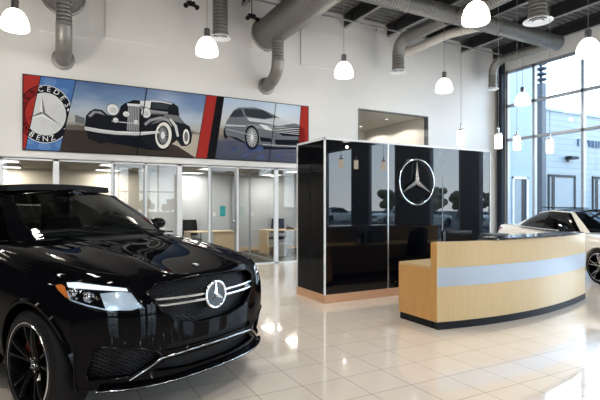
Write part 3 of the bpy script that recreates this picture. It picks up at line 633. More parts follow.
P['sky2'] = ramp_mat('print_pale_sky', [(0,(.05,.045,.04)),(.30,(.16,.15,.12)),(.42,(.66,.63,.50)),(.62,(.62,.66,.66)),(1,(.25,.38,.58))], 'Z', .35, .66, .5-.13, .26)
P['sky3'] = ramp_mat('print_city_sky', [(0,(.012,.02,.06)),(.28,(.03,.04,.09)),(.45,(.30,.24,.18)),(.62,(.60,.62,.64)),(1,(.42,.56,.74))], 'Z', .35, .66, .5-.13, .26)
def clip(poly, conv):
    """keep the part of a 2D polygon inside a convex outline (counter-clockwise)"""
    out = list(poly)
    for i in range(len(conv)):
        a, b_ = conv[i], conv[(i+1)%len(conv)]; inp = out; out = []
        def sd(p): return (b_[0]-a[0])*(p[1]-a[1])-(b_[1]-a[1])*(p[0]-a[0])
        for k in range(len(inp)):
            p, q = inp[k], inp[(k+1)%len(inp)]; sp_, sq = sd(p), sd(q)
            if sp_ >= 0: out.append(p)
            if (sp_ >= 0) != (sq >= 0):
                t = sp_/(sp_-sq); out.append((p[0]+(q[0]-p[0])*t, p[1]+(q[1]-p[1])*t))
        if not out: return []
    return out
HW, HH = 3.28, .757
def edge(xt, xb): return ((xt, HH), (xb, -HH))
SE = [edge(-HW,-HW), edge(-2.97,-3.24), edge(-2.32,-2.62), edge(.492,.237), edge(.751,.504), edge(.928,.701), edge(3.056,2.936), edge(HW,HW)]
def quad(a, b_, g=.008): (p, q), (r, s) = SE[a], SE[b_]; return [(q[0]+g,-HH+g), (s[0]-g,-HH+g), (r[0]-g,HH-g), (p[0]+g,HH-g)]
mural = thing('wall_mural', 'long framed photo mural of two cars between slanted red bands on the white wall', 'mural', (MCX, YB, MCZ))
MB().box((-HW-.012,-.022,-HH-.012),(HW+.012,0,HH+.012)).build('backing_frame', M['black'], mural)
class Pic:
    """one printed panel: flat inks laid over one another, each with its own colour"""
    def __init__(s, name, q, bg): s.name = name; s.q = q; s.mb = MB(); s.mats = []; s.n = 0; s.add(q, bg, c=False)
    def mi(s, m):
        if m not in s.mats: s.mats.append(m)
        return s.mats.index(m)
    def y(s): s.n += 1; return -.0235-.0004*s.n
    def add(s, poly, m, c=True, tri=True):
        y = s.y()
        tris = []
        if c:
            pp = [V(p) for p in poly]; n = len(pp)
            r = delaunay_2d_cdt(pp, [(i,(i+1)%n) for i in range(n)], [], 1, 1e-7)
            for t in r[2]:
                tp = [tuple(r[0][i]) for i in t]
                ar = sum(tp[i][0]*tp[(i+1)%len(tp)][1]-tp[(i+1)%len(tp)][0]*tp[i][1] for i in range(len(tp)))
                if ar < 0: tp = tp[::-1]
                k = clip(tp, s.q)
                if len(k) > 2: tris.append(k)
        else: tris = [poly]
        s.mb.cm = s.mi(m)
        for k in tris: s.mb.add([(p[0], y, p[1]) for p in k], [tuple(range(len(k)))])
    def ell(s, c, rx, rz, m, inner=None, tilt=0, n=36, a0=0, a1=2*PI):
        def pt(a, f): x, z = rx*f*math.cos(a), rz*f*math.sin(a); return (c[0]+x*math.cos(tilt)-z*math.sin(tilt), c[1]+x*math.sin(tilt)+z*math.cos(tilt))
        y = s.y(); s.mb.cm = s.mi(m)
        for k in range(n):
            a, b_ = a0+(a1-a0)*k/n, a0+(a1-a0)*(k+1)/n
            q = [pt(a,1), pt(b_,1), pt(b_,inner), pt(a,inner)] if inner else [pt(a,1), pt(b_,1), c]
            ar = sum(q[i][0]*q[(i+1)%len(q)][1]-q[(i+1)%len(q)][0]*q[i][1] for i in range(len(q)))
            if ar < 0: q = q[::-1]
            q = clip(q, s.q)
            if len(q) > 2: s.mb.add([(p[0], y, p[1]) for p in q], [tuple(range(len(q)))])
    def line(s, a, b_, w, m):
        dx, dz = b_[0]-a[0], b_[1]-a[1]; L = math.hypot(dx, dz); nx_, nz_ = -dz/L*w/2, dx/L*w/2
        s.add([(a[0]+nx_,a[1]+nz_),(a[0]-nx_,a[1]-nz_),(b_[0]-nx_,b_[1]-nz_),(b_[0]+nx_,b_[1]+nz_)], m)
    def letter(s, ch, c, size, rot, m, sx=1.):
        vs, fs = text_mesh(ch, size, 0); y = s.y(); s.mb.cm = s.mi(m)
        for f in fs:
            q = []
            for i in f:
                x, z = vs[i].x*sx, vs[i].y; q.append((c[0]+x*math.cos(rot)-z*math.sin(rot), c[1]+x*math.sin(rot)+z*math.cos(rot)))
            ar = sum(q[i][0]*q[(i+1)%len(q)][1]-q[(i+1)%len(q)][0]*q[i][1] for i in range(len(q)))
            if ar < 0: q = q[::-1]
            q = clip(q, s.q)
            if len(q) > 2: s.mb.add([(p[0], y, p[1]) for p in q], [tuple(range(len(q)))])
    def done(s, label=None):
        o = s.mb.build(s.name, [P[m] for m in s.mats], mural, fix=False)
        if label: o['label'] = label
        return o
def badge(pic, c, ring, rim, disc, let, hi, dk):
    pic.ell(c, .50, .60, rim, tilt=-.12); pic.ell(c, .485, .585, ring, tilt=-.12)
    pic.ell(c, .375, .44, rim, tilt=-.12); pic.ell(c, .36, .425, disc, tilt=-.12)
    tips = [(c[0]-.07, c[1]+.40), (c[0]+.31, c[1]-.24), (c[0]-.33, c[1]-.12)]; mid = (c[0]-.05, c[1]+.0)
    for i, t_ in enumerate(tips):
        dx, dz = t_[0]-mid[0], t_[1]-mid[1]; L = math.hypot(dx, dz); n_ = (-dz/L*.05, dx/L*.05)
        pic.add([mid, (mid[0]+n_[0],mid[1]+n_[1]), t_], hi if i != 1 else dk); pic.add([mid, t_, (mid[0]-n_[0],mid[1]-n_[1])], dk if i != 1 else hi)
    for txt, a0, a1, up in (('MERCEDES', 2.95, .55, True), ('BENZ', 4.25, 5.15, False)):
        for k, ch in enumerate(txt):
            a = a0+(a1-a0)*k/(len(txt)-1); x, z = .43*math.cos(a), .512*math.sin(a)
            p = (c[0]+x*math.cos(-.12)-z*math.sin(-.12), c[1]+x*math.sin(-.12)+z*math.cos(-.12))
            nrm = math.atan2(z/.512**2, x/.43**2)-.12
            pic.letter(ch, p, .15, nrm-PI/2 if up else nrm+PI/2, let)
    for a0, a1 in ((-.55,.25),(3.35,3.95)):
        for k in range(5):
            a = a0+(a1-a0)*k/4; pic.ell((c[0]+.43*math.cos(a), c[1]+.51*math.sin(a)), .035, .016, let, tilt=a+.9, n=10)
bc = (-2.883,-.01)
p1 = Pic('printed_panel', quad(0,1), 'red'); badge(p1, bc, 'dred','black','red','black','dred','dred'); p1.done('red tinted slanted strip with part of the badge')
p2 = Pic('printed_panel', quad(1,2), 'blue')
for x, z, r in ((-2.8,.66,.12),(-2.55,.5,.10),(-2.9,-.68,.12),(-2.62,-.62,.10),(-3.15,-.6,.07)): p2.ell((x,z), r, r*.7, 'pblue')
badge(p2, bc, 'dnavy','silver','silver','lsilver','lsilver','dsilver'); p2.done('picture of a round silver star badge on a blue background')
# vintage roadster picture
def e3(k): c, a, b_ = M_E[k]; return c, abs(a[0]-c[0]), abs(b_[1]-c[1])
p3 = Pic('printed_panel', quad(2,3), 'sky1')
q3 = [(-.42,-HH),(.3,-HH),(.6,HH),(-.1,HH)]
p3.add(M_V['horizon'], 'dsilver'); p3.add([(-.95,-.20),(.4,-.20),(.24,-.77),(-1.1,-.77)], 'tan'); p3.add([(-2.6,-.30),(-1.0,-.27),(-.2,-.5),(.25,-.77),(-2.6,-.77)], 'earth')
p3.add(M_V['wheelL'], 'black'); p3.add(M_V['chassis'], 'dnavy'); p3.add(M_V['body'], 'navy')
c, rx, rz = e3('wheelR'); p3.ell(c, rx*1.5, rz, 'black'); p3.ell(c, rx*1.15, rz*.85, 'cream'); p3.ell(c, rx*.7, rz*.55, 'dsilver')
p3.add([(-.80,-.05),(-.45,.22),(-.18,.20),(-.05,.02),(-.25,.06),(-.5,.05)],'dsilver'); p3.add([(-1.02,.30),(-.45,.26),(-.46,.20),(-1.0,.17)],'dsilver'); p3.add(M_V['side_glass'], 'glassp'); p3.add(M_V['windscreen'], 'lsilver'); p3.add(M_V['roof_hi'], 'silver'); p3.add(M_V['hood_hi'], 'grey')
p3.add(M_V['fender_l'], 'grey'); p3.add(M_V['fender_hi'], 'grey'); p3.add(M_V['step'], 'silver')
p3.add(M_V['grille'], 'dsilver'); p3.add(M_V['grille_top'], 'lsilver')
g0, g1, g2, g3 = M_V['grille']
for k in range(7):
    t_ = (k+.5)/7; p3.line((g0[0]+(g1[0]-g0[0])*t_, g0[1]), (g3[0]+(g2[0]-g3[0])*t_, g3[1]), .008, 'silver')
p3.line((-1.62,-.05),(-1.05,-.06),.02,'silver'); p3.line((-1.9,-.28),(-1.1,-.33),.02,'dsilver')
c, rx, rz = e3('wheelF')
p3.ell((c[0],c[1]), rx*1.12, rz*1.08, 'black', tilt=-.08); p3.ell(c, rx*.98, rz*.95, 'cream', tilt=-.08); p3.ell((c[0]-.015,c[1]), rx*.70, rz*.70, 'dnavy', tilt=-.08)
for k in range(10):
    a = PI*k/10; p3.line((c[0]-.015-rx*.62*math.cos(a), c[1]-rz*.62*math.sin(a)), (c[0]-.015+rx*.62*math.cos(a), c[1]+rz*.62*math.sin(a)), .009, 'silver')
p3.ell((c[0]-.015,c[1]), rx*.25, rz*.25, 'lsilver')
p3.add(M_V['bumper'], 'silver'); b0 = M_V['bumper']; p3.add([b0[0],b0[1],b0[2],b0[3],b0[4],(b0[4][0],b0[4][1]-.03),(b0[3][0],b0[3][1]-.03),(b0[2][0],b0[2][1]-.03),(b0[1][0],b0[1][1]-.03)], 'lsilver')
for k in ('lamp1','lamp2','lamp3','lamp4','lamp5'):
    c, rx, rz = e3(k); p3.ell(c, rx*1.05, rz*1.05, 'dsilver'); p3.ell(c, rx*.92, rz*.92, 'lsilver'); p3.ell((c[0]+.01,c[1]-.015), rx*.55, rz*.5, 'silver')
p3.line((-.885,HH),(-1.10,-HH),.022,'black'); p3.done('picture of a dark open vintage car with round headlamps and white-wall tyres')
Pic('printed_panel', quad(3,4), 'red').done('plain red slanted band')
Pic('printed_panel', quad(4,5), 'black').done('plain black slanted band')
# modern saloon picture
p5 = Pic('printed_panel', quad(5,6), 'sky3')
p5.add(M_D['shadow'], 'dnavy'); p5.add(M_D['splash'], 'glint')
for x, z in ((1.5,-.62),(1.9,-.66),(2.4,-.60),(1.2,-.5)): p5.ell((x,z), .12, .035, 'glint', tilt=.3, n=14)
c, rx, rz = e3('mwheelR'); p5.ell(c, rx*1.6, rz, 'black')
p5.add(M_D['body'], 'car'); p5.add([(x,z-.16) for x,z in M_D['bonnet']], 'grey'); p5.add(M_D['bonnet'], 'lcar'); p5.add(M_D['windscreen'], 'glassp'); p5.add(M_D['sideglass'], 'glassp'); p5.add(M_D['side_hi'], 'lcar')
p5.add(M_D['headlight'], 'lsilver'); p5.add(M_D['intakeL'], 'dnavy'); p5.add(M_D['intakeC'], 'dnavy')
g = M_D['grille']; p5.add(g, 'dnavy')
for k in range(4):
    t_ = (k+.6)/4.4; p5.line((g[0][0]+(g[5][0]-g[0][0])*t_+.02, g[0][1]+(g[5][1]-g[0][1])*t_*1.3), (g[1][0]+(g[2][0]-g[1][0])*t_, g[1][1]+(g[3][1]-g[1][1])*t_*.95), .014, 'lsilver')
c, rx, rz = e3('mwheel'); p5.ell(c, rx*1.22, rz*1.12, 'black', tilt=.05); p5.ell(c, rx*.98, rz*.92, 'dsilver', tilt=.05)
for k in range(9):
    a = PI*k/9; p5.line((c[0]-rx*.88*math.cos(a), c[1]-rz*.85*math.sin(a)), (c[0]+rx*.88*math.cos(a), c[1]+rz*.85*math.sin(a)), .012, 'lsilver')
p5.ell(c, rx*.2, rz*.2, 'lsilver'); p5.line((2.325,HH),(2.127,-HH),.018,'black')
p5.line((M_D['side_hi'][0][0],-.02),(1.72,-.13),.012,'lcar'); p5.line((1.95,-.335),(2.95,-.33),.014,'silver')
p5.done('picture of a modern silver saloon on a dark wet ground')
p6 = Pic('printed_panel', quad(6,7), 'red'); p6.add(M_D['body'], 'dred'); p6.done('red slanted band at the right end over the nose of the saloon')
# ------------------------------------------------------------------ cars
def interp(x, pts):
    pts = sorted(pts)
    if x <= pts[0][0]: return pts[0][1]
    for (a, fa), (b_, fb) in zip(pts[:-1], pts[1:]):
        if x <= b_:
            t = (x-a)/(b_-a); return fa + (fb-fa)*t
    return pts[-1][1]
def lattice_body(sp):
    xs, ys, zs = sp['xs'], sp['ys'], sp['zs']
    nx, ny, nz = len(xs), len(ys), len(zs)
    def pos(i, j, k):
        x0, yf, zf = xs[i], ys[j], zs[k]
        a = abs(yf)
        fr = sp['ffall'](x0); rr = sp['rfall'](x0)
        x = x0 - fr*sp['fcurve'](a, zf) + rr*sp['rcurve'](a, zf)
        zt = sp['ztop'](x, a); zb = sp['zbot'](x)
        z = zb + (zt-zb)*zf
        y = yf*sp['half'](x0)*interp(zf, sp['side'])
        return V((x, y, z))
    idx = {}; vs = []; fs = []
    def vid(i, j, k):
        if (i,j,k) not in idx: idx[(i,j,k)] = len(vs); vs.append(pos(i,j,k))
        return idx[(i,j,k)]
    for i in (0, nx-1):
        for j in range(ny-1):
            for k in range(nz-1): fs.append((vid(i,j,k),vid(i,j+1,k),vid(i,j+1,k+1),vid(i,j,k+1)))
    for k in (0, nz-1):
        for i in range(nx-1):
            for j in range(ny-1): fs.append((vid(i,j,k),vid(i+1,j,k),vid(i+1,j+1,k),vid(i,j+1,k)))
    for j in (0, ny-1):
        for i in range(nx-1):
            for k in range(nz-1): fs.append((vid(i,j,k),vid(i+1,j,k),vid(i+1,j,k+1),vid(i,j,k+1)))
    return MB().add(vs, fs)
def evalmesh(o):
    dg = bpy.context.evaluated_depsgraph_get(); dg.update()
    return bpy.data.meshes.new_from_object(o.evaluated_get(dg))
class Shell:
    """smooth closed body with openings cut into it"""
    def __init__(s, mb, m, levels=3):
        o = mb.build('tmp_body', m); md = o.modifiers.new('s','SUBSURF'); md.levels = levels; md.render_levels = levels
        me = evalmesh(o); bpy.data.objects.remove(o)
        s.me = me; bm = bmesh.new(); bm.from_mesh(me); s.bvh = BVHTree.FromBMesh(bm); bm.free()
    def hit(s, p, d):
        """the body surface met going inward along -d from outside"""
        o = p + d*1.5; h = s.bvh.ray_cast(o, -d)
        if h[0] is None:
            h = s.bvh.find_nearest(p)
        return h[0], h[1]
    def patch(s, pts, d, off, thick=0., step=.03, mirror=False, rim=True):
        """piece of sheet lying on the body: outline pts (3D), laid on along direction d, lifted by off; optional thickness inward"""
        d = V(d).normalized(); a = d.cross(V((0,0,1))).normalized(); b_ = a.cross(d)
        P = [V(p) for p in pts]; o = P[0]
        q = [((p-o).dot(a), (p-o).dot(b_)) for p in P]
        out = []
        for i in range(len(q)):
            p0, p1 = V(q[i]), V(q[(i+1)%len(q)]); n = max(1, int((p1-p0).length/step))
            out += [p0.lerp(p1, k/n) for k in range(n)]
        ne = len(out); mnx = min(p.x for p in out); mxx = max(p.x for p in out); mny = min(p.y for p in out); mxy = max(p.y for p in out)
        def inside(x, y):
            c = False
            for i in range(ne):
                p0, p1 = out[i], out[(i+1)%ne]
                if (p0.y > y) != (p1.y > y) and x < (p1.x-p0.x)*(y-p0.y)/(p1.y-p0.y)+p0.x: c = not c
            return c
        pts2 = list(out); y = mny+step*.5
        while y < mxy:
            x = mnx+step*.5
            while x < mxx:
                if inside(x,y) and min((V((x,y))-p).length for p in out) > step*.45: pts2.append(V((x,y)))
                x += step
            y += step
        r = delaunay_2d_cdt(pts2, [(i,(i+1)%ne) for i in range(ne)], [], 1, 1e-6)
        v2, tris = r[0], r[2]
        top, bot = [], []
        for p in v2:
            w = o + a*p.x + b_*p.y; h, n = s.hit(w, d)
            if n.dot(d) < 0: n = -n
            top.append(h + n*off); bot.append(h + n*(off-thick))
        mb = MB(); fs = [tuple(t) for t in tris if len(t) >= 3]
        if thick:
            n = len(top); ec = {}
            for f in fs:
                for i in range(len(f)):
                    e = (f[i], f[(i+1)%len(f)]); ec[e] = 1
            side = [(e[0], e[1], e[1]+n, e[0]+n) for e in ec if (e[1],e[0]) not in ec]
            mb.add(top+bot, fs+[tuple(i+n for i in f[::-1]) for f in fs]+side)
        else: mb.add(top, fs)
        if mirror:
            m2 = MB(); m2.add([V((p.x,-p.y,p.z)) for p in mb.v], [f[::-1] for f in mb.f]); return mb, m2
        return mb
    def line(s, pts, d, off, r, seg=8, n=6, mirror=False):
        """tube that follows the body through pts"""
        d = V(d).normalized(); P = [V(p) for p in pts]; path = []
        for i in range(len(P)-1):
            for k in range(n): path.append(P[i].lerp(P[i+1], k/n))
        path.append(P[-1]); out = []
        for p in path:
            h, nn = s.hit(p, d)
            if nn.dot(d) < 0: nn = -nn
            out.append(h+nn*off)
        mb = MB().tube(out, r, seg)
        if mirror:
            m2 = MB(); m2.add([V((p.x,-p.y,p.z)) for p in mb.v], [f[::-1] for f in mb.f]); return mb, m2
        return mb
    def finish(s, cutters, name, mats, parent):
        o = link(name, s.me); 
        cs = []
        for mb in cutters:
            c = mb.build('cut', mats); cs.append(c)
            md = o.modifiers.new('b','BOOLEAN'); md.operation = 'DIFFERENCE'; md.object = c; md.solver = 'EXACT'
        me = evalmesh(o); bpy.data.objects.remove(o)
        for c in cs: bpy.data.objects.remove(c)
        for p in me.polygons: p.use_smooth = True
        bm = bmesh.new(); bm.from_mesh(me)
        for e in bm.edges: e.smooth = not (len(e.link_faces)==2 and e.calc_face_angle(0) > .6)
        bm.to_mesh(me); bm.free()
        return link(name, me, parent)
def wheel(loc, side, R, rr, w, style, parent, caliper, front=True):
    """side -1: the car's right. Parts lie under one 'wheel' child."""
    T = Rm(PI/2 if side < 0 else -PI/2, 'X')       # local z -> outward
    h = w/2
    tp = [(rr-.012,-h*.9),(rr+.02,-h),(R-.05,-h*1.02),(R-.012,-h*.86),(R,-h*.6),(R+.001,0),(R,h*.6),(R-.012,h*.86),(R-.05,h*1.02),(rr+.02,h),(rr-.012,h*.9)]
    t = MB().lathe(tp, T, 56, True).build('wheel', M['rubber'], parent, 35, loc=loc)
    g = MB()
    for q in (-.45,-.15,.15,.45):
        g.lathe([(R-.002,h*q-.006),(R+.0025,h*q-.006),(R+.0025,h*q+.006),(R-.002,h*q+.006)], T, 56, True)
    b_ = MB().lathe([(rr-.03,-h*.8),(rr-.012,-h*.82),(rr-.008,h*.86),(rr+.012,h*.97),(rr+.004,h*1.03),(rr-.014,h*.98),(rr-.022,h*.7),(rr-.03,0)], T, 56, True)
    b_.build('rim', M[style['rim']], t, 40)
    MB().lathe([(rr-.002,h*1.0),(rr+.008,h*1.035),(rr+.013,h*1.0),(rr+.004,h*.97)], T, 64, True).build('rim_edge', M[style['edge']], t, 60)
    d = MB().lathe([(.08,h*.05),(rr*.72,h*.05),(rr*.72,h*.05-.03),(.08,h*.05-.03)], T, 40, True); d.build('brake_disc', M['dchrome'], t, 30)
    cb = MB(); 
    for k in range(7):
        a0 = (2.35 if front else .5)+k*.09; a1 = a0+.09
        ring = []
        for a in (a0, a1):
            ring.append([T @ V((q*math.cos(a), q*math.sin(a), z)) for q, z in ((rr*.5,h*.05-.05),(rr*.8,h*.05-.05),(rr*.8,h*.4),(rr*.5,h*.4))])
        cb.rings(ring)
    cb.build('brake_caliper', M[caliper], t)
    sp_ = MB(); ns = style['n']
    for k in range(ns):
        for sg in (-1,1):
            a = 2*PI*k/ns + .3; da0 = sg*.10; da1 = sg*style['spread']
            pr = []
            for q, hw, z in ((.055,.024,h*.62),(rr*.45,.017,h*.78),(rr*.75,.016,h*.9),(rr-.012,.022,h*.92)):
                u = (q-.055)/(rr-.067); ang = a+da0*(1-u)+da1*u if style['twin'] else a+da0*.3+ (da1 if u>.45 else 0)*u
                c, s_ = math.cos(ang), math.sin(ang)
                pr.append([T @ V((q*c - hw*s_, q*s_ + hw*c, z-.012)), T @ V((q*c - hw*.5*s_, q*s_ + hw*.5*c, z+.01)), T @ V((q*c + hw*.5*s_, q*s_ - hw*.5*c, z+.01)), T @ V((q*c + hw*s_, q*s_ - hw*c, z-.012)), T @ V((q*c, q*s_, z-.035))])
            sp_.rings(pr)
    sp_.build('spokes', M[style['spoke']], t)
    MB().lathe([(0,h*.4),(.075,h*.4),(.07,h*.66),(.04,h*.70),(0,h*.70)], T, 32).build('hub', M[style['rim']], t, 40)
    cc = ringmb(.028,.003,T @ Tm(0,0,h*.72) @ Rm(PI/2,'X'),24); s2 = star(.027,.006,.006,T @ Tm(0,0,h*.71) @ Rm(-PI/2,'X')); cc.add(s2.v, s2.f); cc.build('hub_emblem', M['satin'], t)
    for k in range(5):
        a = 2*PI*k/5; MB().cyl(T @ V((.05*math.cos(a),.05*math.sin(a),h*.6)), T @ V((.05*math.cos(a),.05*math.sin(a),h*.71)), .008, 8).build('wheel_bolt', M['satin'], t)
    return t
def greenhouse(sp, t, glassm, roofm, pillarm):
    """windscreen, side glass, rear glass, roof and pillars from a base line and a roof line"""
    def base(u):  # u 0..1 from windscreen centre round the right side to the rear centre
        return V([interp(u, [(a, p[i]) for a, p in sp['base']]) for i in range(3)])
    def roof(u): return V([interp(u, [(a, p[i]) for a, p in sp['roof']]) for i in range(3)])
    def sm(f, u, e=.02):
        u0, u1 = max(0,u-e), min(1,u+e); return (f(u0)+f(u)*2+f(u1))/4
    def surf(u, v):
        a, b_ = sm(base,u), sm(roof,u); p = a.lerp(b_, v); n = (b_-a).cross(V((0,0,1))); 
        o = V((p.x-sp['cx'], p.y, 0)); o = o.normalized() if o.length > 0 else o
        return p + o*sp['bulge']*math.sin(PI*v)
    def mir(p): return V((p.x, -p.y, p.z))
    uA, uA2, uB, uB2, uC, uR = sp['cuts']
    # windscreen: both halves in one curved sheet
    def ws(i, j):
        s = i*2-1; p = surf(abs(s)*uA, .01+.97*j); return p if s < 0 else mir(p)
    MB().grid(ws, 28, 12).build('windscreen', M[glassm[0]], t, 60)
    def rg(i, j):
        s = i*2-1; p = surf(1-abs(s)*(1-uR), .05+.92*j); return p if s < 0 else mir(p)
    MB().grid(rg, 20, 8).build('rear_window', M[glassm[1]], t, 60)
    for f in (lambda p: p, mir):
        MB().grid(lambda i,j: f(surf(uA2+(uB-uA2)*i, .03+.93*j)), 12, 8).build('side_window', M[glassm[1]], t, 60)
        MB().grid(lambda i,j: f(surf(uB2+(uC-uB2)*i, .03+.93*j)), 14, 8).build('side_window', M[glassm[1]], t, 60)
        MB().grid(lambda i,j: f(surf(uA+(uA2-uA)*i, -.02+1.02*j)), 3, 10).build('windscreen_pillar', M[pillarm], t, 60)
        MB().grid(lambda i,j: f(surf(uB+(uB2-uB)*i, -.02+1.02*j)), 2, 8).build('door_pillar', M['gblack'], t, 60)
        MB().grid(lambda i,j: f(surf(uC+(uR-uC)*i, -.03+1.03*j)), 6, 8).build('rear_pillar', M[pillarm], t, 60)
        r_ = MB(); 
        r_.tube([f(surf(uA2+(uC-uA2)*k/24, .985)) for k in range(25)], .014, 8); r_.build('roof_rail_trim', M[pillarm], t, 60)
        r_ = MB(); r_.tube([f(surf(uA2+(uC-uA2)*k/24, .02)+V((0,-.004,0))) for k in range(25)], .010, 8); r_.build('window_trim', M[sp.get('trim','gblack')], t, 60)
    # roof sheet
    n = 24
    def rf(i, j):
        u = uA*0 + i; e = sm(roof, u); m_ = mir(e); p = e.lerp(m_, j); p.z += sp['crown']*(1-(2*j-1)**2); return p
    MB().grid(rf, 30, 12).build('roof', M[roofm], t, 60)
    return surf
def mirror_part(f, sgn):
    return sgn
# ---- black coupe SUV
def suv():
    t = thing('suv', 'glossy black coupe SUV with chrome star grille parked at the left on the beige tiles', 'car', SUVLOC, 0)
    t.rotation_euler = (0,0,SUVROT)
    sp = dict(
      xs=[.87,.855,.80,.68,.50,.28,.05,-.25,-.55,-1.0,-1.6,-2.2,-2.8,-3.3,-3.7,-3.93,-4.0],
      ys=[-1,-.975,-.90,-.78,-.60,-.44,-.34,-.16,0,.16,.34,.44,.60,.78,.90,.975,1],
      zs=[0,.03,.15,.32,.50,.66,.80,.90,.965,1],
      ffall=lambda x: interp(x, [(-.3,0),(.05,.08),(.28,.28),(.5,.55),(.68,.78),(.80,.94),(.855,1),(.87,1)]),
      rfall=lambda x: interp(x, [(-4,1),(-3.7,.8),(-3.3,.4),(-2.9,0)]),
      fcurve=lambda a, z: .13*a**2 + .25*a**4.5 + .03*(1-interp(z,[(0,0),(.35,1),(.75,1),(1,.0)])) + (.05*max(0,z-.75)/.25),
      rcurve=lambda a, z: .02*a**2+.30*a**5 + .12*max(0,z-.6),
      ztop=lambda x, a: interp(x, [(-4,1.20),(-3.5,1.28),(-2.9,1.27),(-1.6,1.22),(-.6,1.215),(-.25,1.175),(.1,1.13),(.4,1.08),(.65,1.025),(.78,.99),(.87,.955)]) + interp(a, [(0,0),(.16,.0),(.34,.004),(.44,.020),(.60,-.004),(.78,-.012),(.90,-.035),(.975,-.07),(1,-.11)])*interp(x,[(-1,.5),(-.4,1),(1,1)]),
      zbot=lambda x: interp(x, [(-4,.40),(-3.3,.27),(.45,.26),(.9,.27)]),
      half=lambda x: interp(x, [(-4,.86),(-3.6,.95),(-2.9,1.0),(-1.5,.985),(0,1.0),(.4,.985),(.6,.965),(.87,.93)]),
      side=[(0,.93),(.15,.965),(.32,.985),(.5,.995),(.66,1.),(.8,.992),(.9,.975),(.965,.95),(1,.90)])
    sh = Shell(lattice_body(sp), M['paintk'])
    cut = []
    for x in (.05,-2.915):
        for s in (-1,1): cut.append(MB().cyl((x,s*.60,.385),(x,s*1.3,.385),.435,48))
    F = V((1,0,0))
    gr = [(.8,-.47,.952),(.8,-.53,.90),(.8,-.46,.77),(.8,-.33,.675),(.8,-.14,.637),(.8,.14,.637),(.8,.33,.675),(.8,.46,.77),(.8,.53,.90),(.8,.47,.952),(.8,.25,.966),(.8,0,.97),(.8,-.25,.966)]
    cut.append(sh.patch(gr, F, .09, .16, .035))
    low = [(.8,-.41,.425),(.8,.41,.425),(.8,.51,.355),(.8,.2,.325),(.8,-.2,.325),(.8,-.51,.355)]
    cut.append(sh.patch(low, F, .06, .11, .035))
    slot = [(.8,-.42,.53),(.8,.42,.53),(.8,.44,.485),(.8,-.44,.485)]
    cut.append(sh.patch(slot, F, .05, .08, .035))
    ci = [(.641,-.80,.565),(.60,-.85,.525),(.559,-.868,.39),(.563,-.85,.335),(.74,-.65,.345),(.839,-.47,.455),(.825,-.52,.505),(.748,-.68,.553)]
    D = V((1,-.75,0)).normalized(); DL = V((1,.75,0)).normalized()
    a_, b_ = sh.patch(ci, D, .05, .10, .03, mirror=True); cut += [a_, b_]
    hl = [(.224,-.884,.953),(.296,-.846,.978),(.397,-.81,.98),(.595,-.743,.964),(.691,-.64,.945),(.708,-.61,.915),(.778,-.57,.80),(.75,-.64,.785),(.673,-.777,.795),(.577,-.858,.823),(.451,-.902,.86),(.374,-.908,.892),(.282,-.9,.927)]
    H = V((.75,-.65,.12)).normalized()
    a_, b_ = sh.patch(hl, H, .04, .075, .03, mirror=True); cut += [a_, b_]
    body = sh.finish(cut, 'body', M['paintk'], t)
    # grille
    g = sh.patch(gr, F, -.06, 0, .035).build('grille', M['mesh'], t, 60)
    def two(name, fn, m, parent=t, sm=60):
        a_, b_ = fn; o = a_.build(name, m, parent, sm); b_.build(name, m, parent, sm); return o
    sh.line(gr+gr[:1], F, -.004, .007).build('grille_surround', M['gblack'], g, 60)
    for sg in (-1, 1):
        for z0, z1 in ((.838,.848),(.800,.806)):
            pa = []
            for k in range(15):
                y = sg*(.09+(.49-.09)*k/14); h, n = sh.hit(V((.8,y,z0+(z1-z0)*k/14)), F); pa.append((h+V((.012-.025*(k/14)**2,0,0)), k/14))
            b_ = MB(); b_.rings([[p+V((-.02,0,-.004)), p+V((.004,0,-.009+.002*q)), p+V((.008,0,0)), p+V((.004,0,.009-.002*q)), p+V((-.02,0,.004))] for p, q in pa]); b_.build('grille_blade', M['satin'], g, 30)
        b_ = MB()
        for k in range(14):
            pass
    h, n = sh.hit(V((.8,0,.82)), F); ex = h.x+.02
    T = Tm(ex,0,.82) @ Rm(PI/2,'Z')
    e_ = MB().lathe([(0,-.03),(.102,-.03),(.106,-.005),(.1,.004),(0,.004)], Tm(ex,0,.82) @ Rm(PI/2,'Y'), 48).build('star_badge', M['screen'], g, 40)
    ringmb(.098,.0105,T,64).build('ring', M['chrome'], e_, 60); star(.094,.017,.016,Tm(ex+.004,0,.82) @ Rm(PI/2,'Z')).build('star', M['chrome'], e_)
    h, n = sh.hit(V((.8,.40,.845)), F); vs, fs = text_mesh('AMG', .026, .001, Tm(h.x+.006,.40,.827) @ Rm(PI/2,'Z') @ Rm(PI/2,'X')); MB().add(vs, fs).build('model_script', M['satin'], g, fix=False)
    # lower fascia
    l_ = sh.patch(low, F, -.045, 0, .035).build('lower_intake', M['mesh'], t, 60)
    sh.patch(slot, F, -.025, 0, .035).build('upper_slot', M['black'], t, 60)
    two('corner_intake', sh.patch(ci, D, -.045, 0, .03, mirror=True), M['mesh'])
    two('intake_trim', sh.line(ci+ci[:1], D, .0, .009, mirror=True), M['gblack'])
    sh.line([(.7,-.64,.325),(.8,-.46,.445),(.8,-.25,.458),(.8,0,.46),(.8,.25,.458),(.8,.46,.445),(.7,.64,.325)], F, .004, .009).build('lower_lip_trim', M['dchrome'], t, 60)
    sp_ = MB(); rs = []
    for k in range(33):
        y = -.90+1.80*k/32; h, n = sh.hit(V((.7,y,.31)), V((1,0,0)) if abs(y) < .6 else V((1,y,0)).normalized()); n = V((n.x,n.y,0)).normalized(); c0 = V((h.x,h.y,0))
        rs.append([c0-n*.05+V((0,0,.255)), c0+n*.032+V((0,0,.262)), c0+n*.036+V((0,0,.272)), c0-n*.05+V((0,0,.285))])
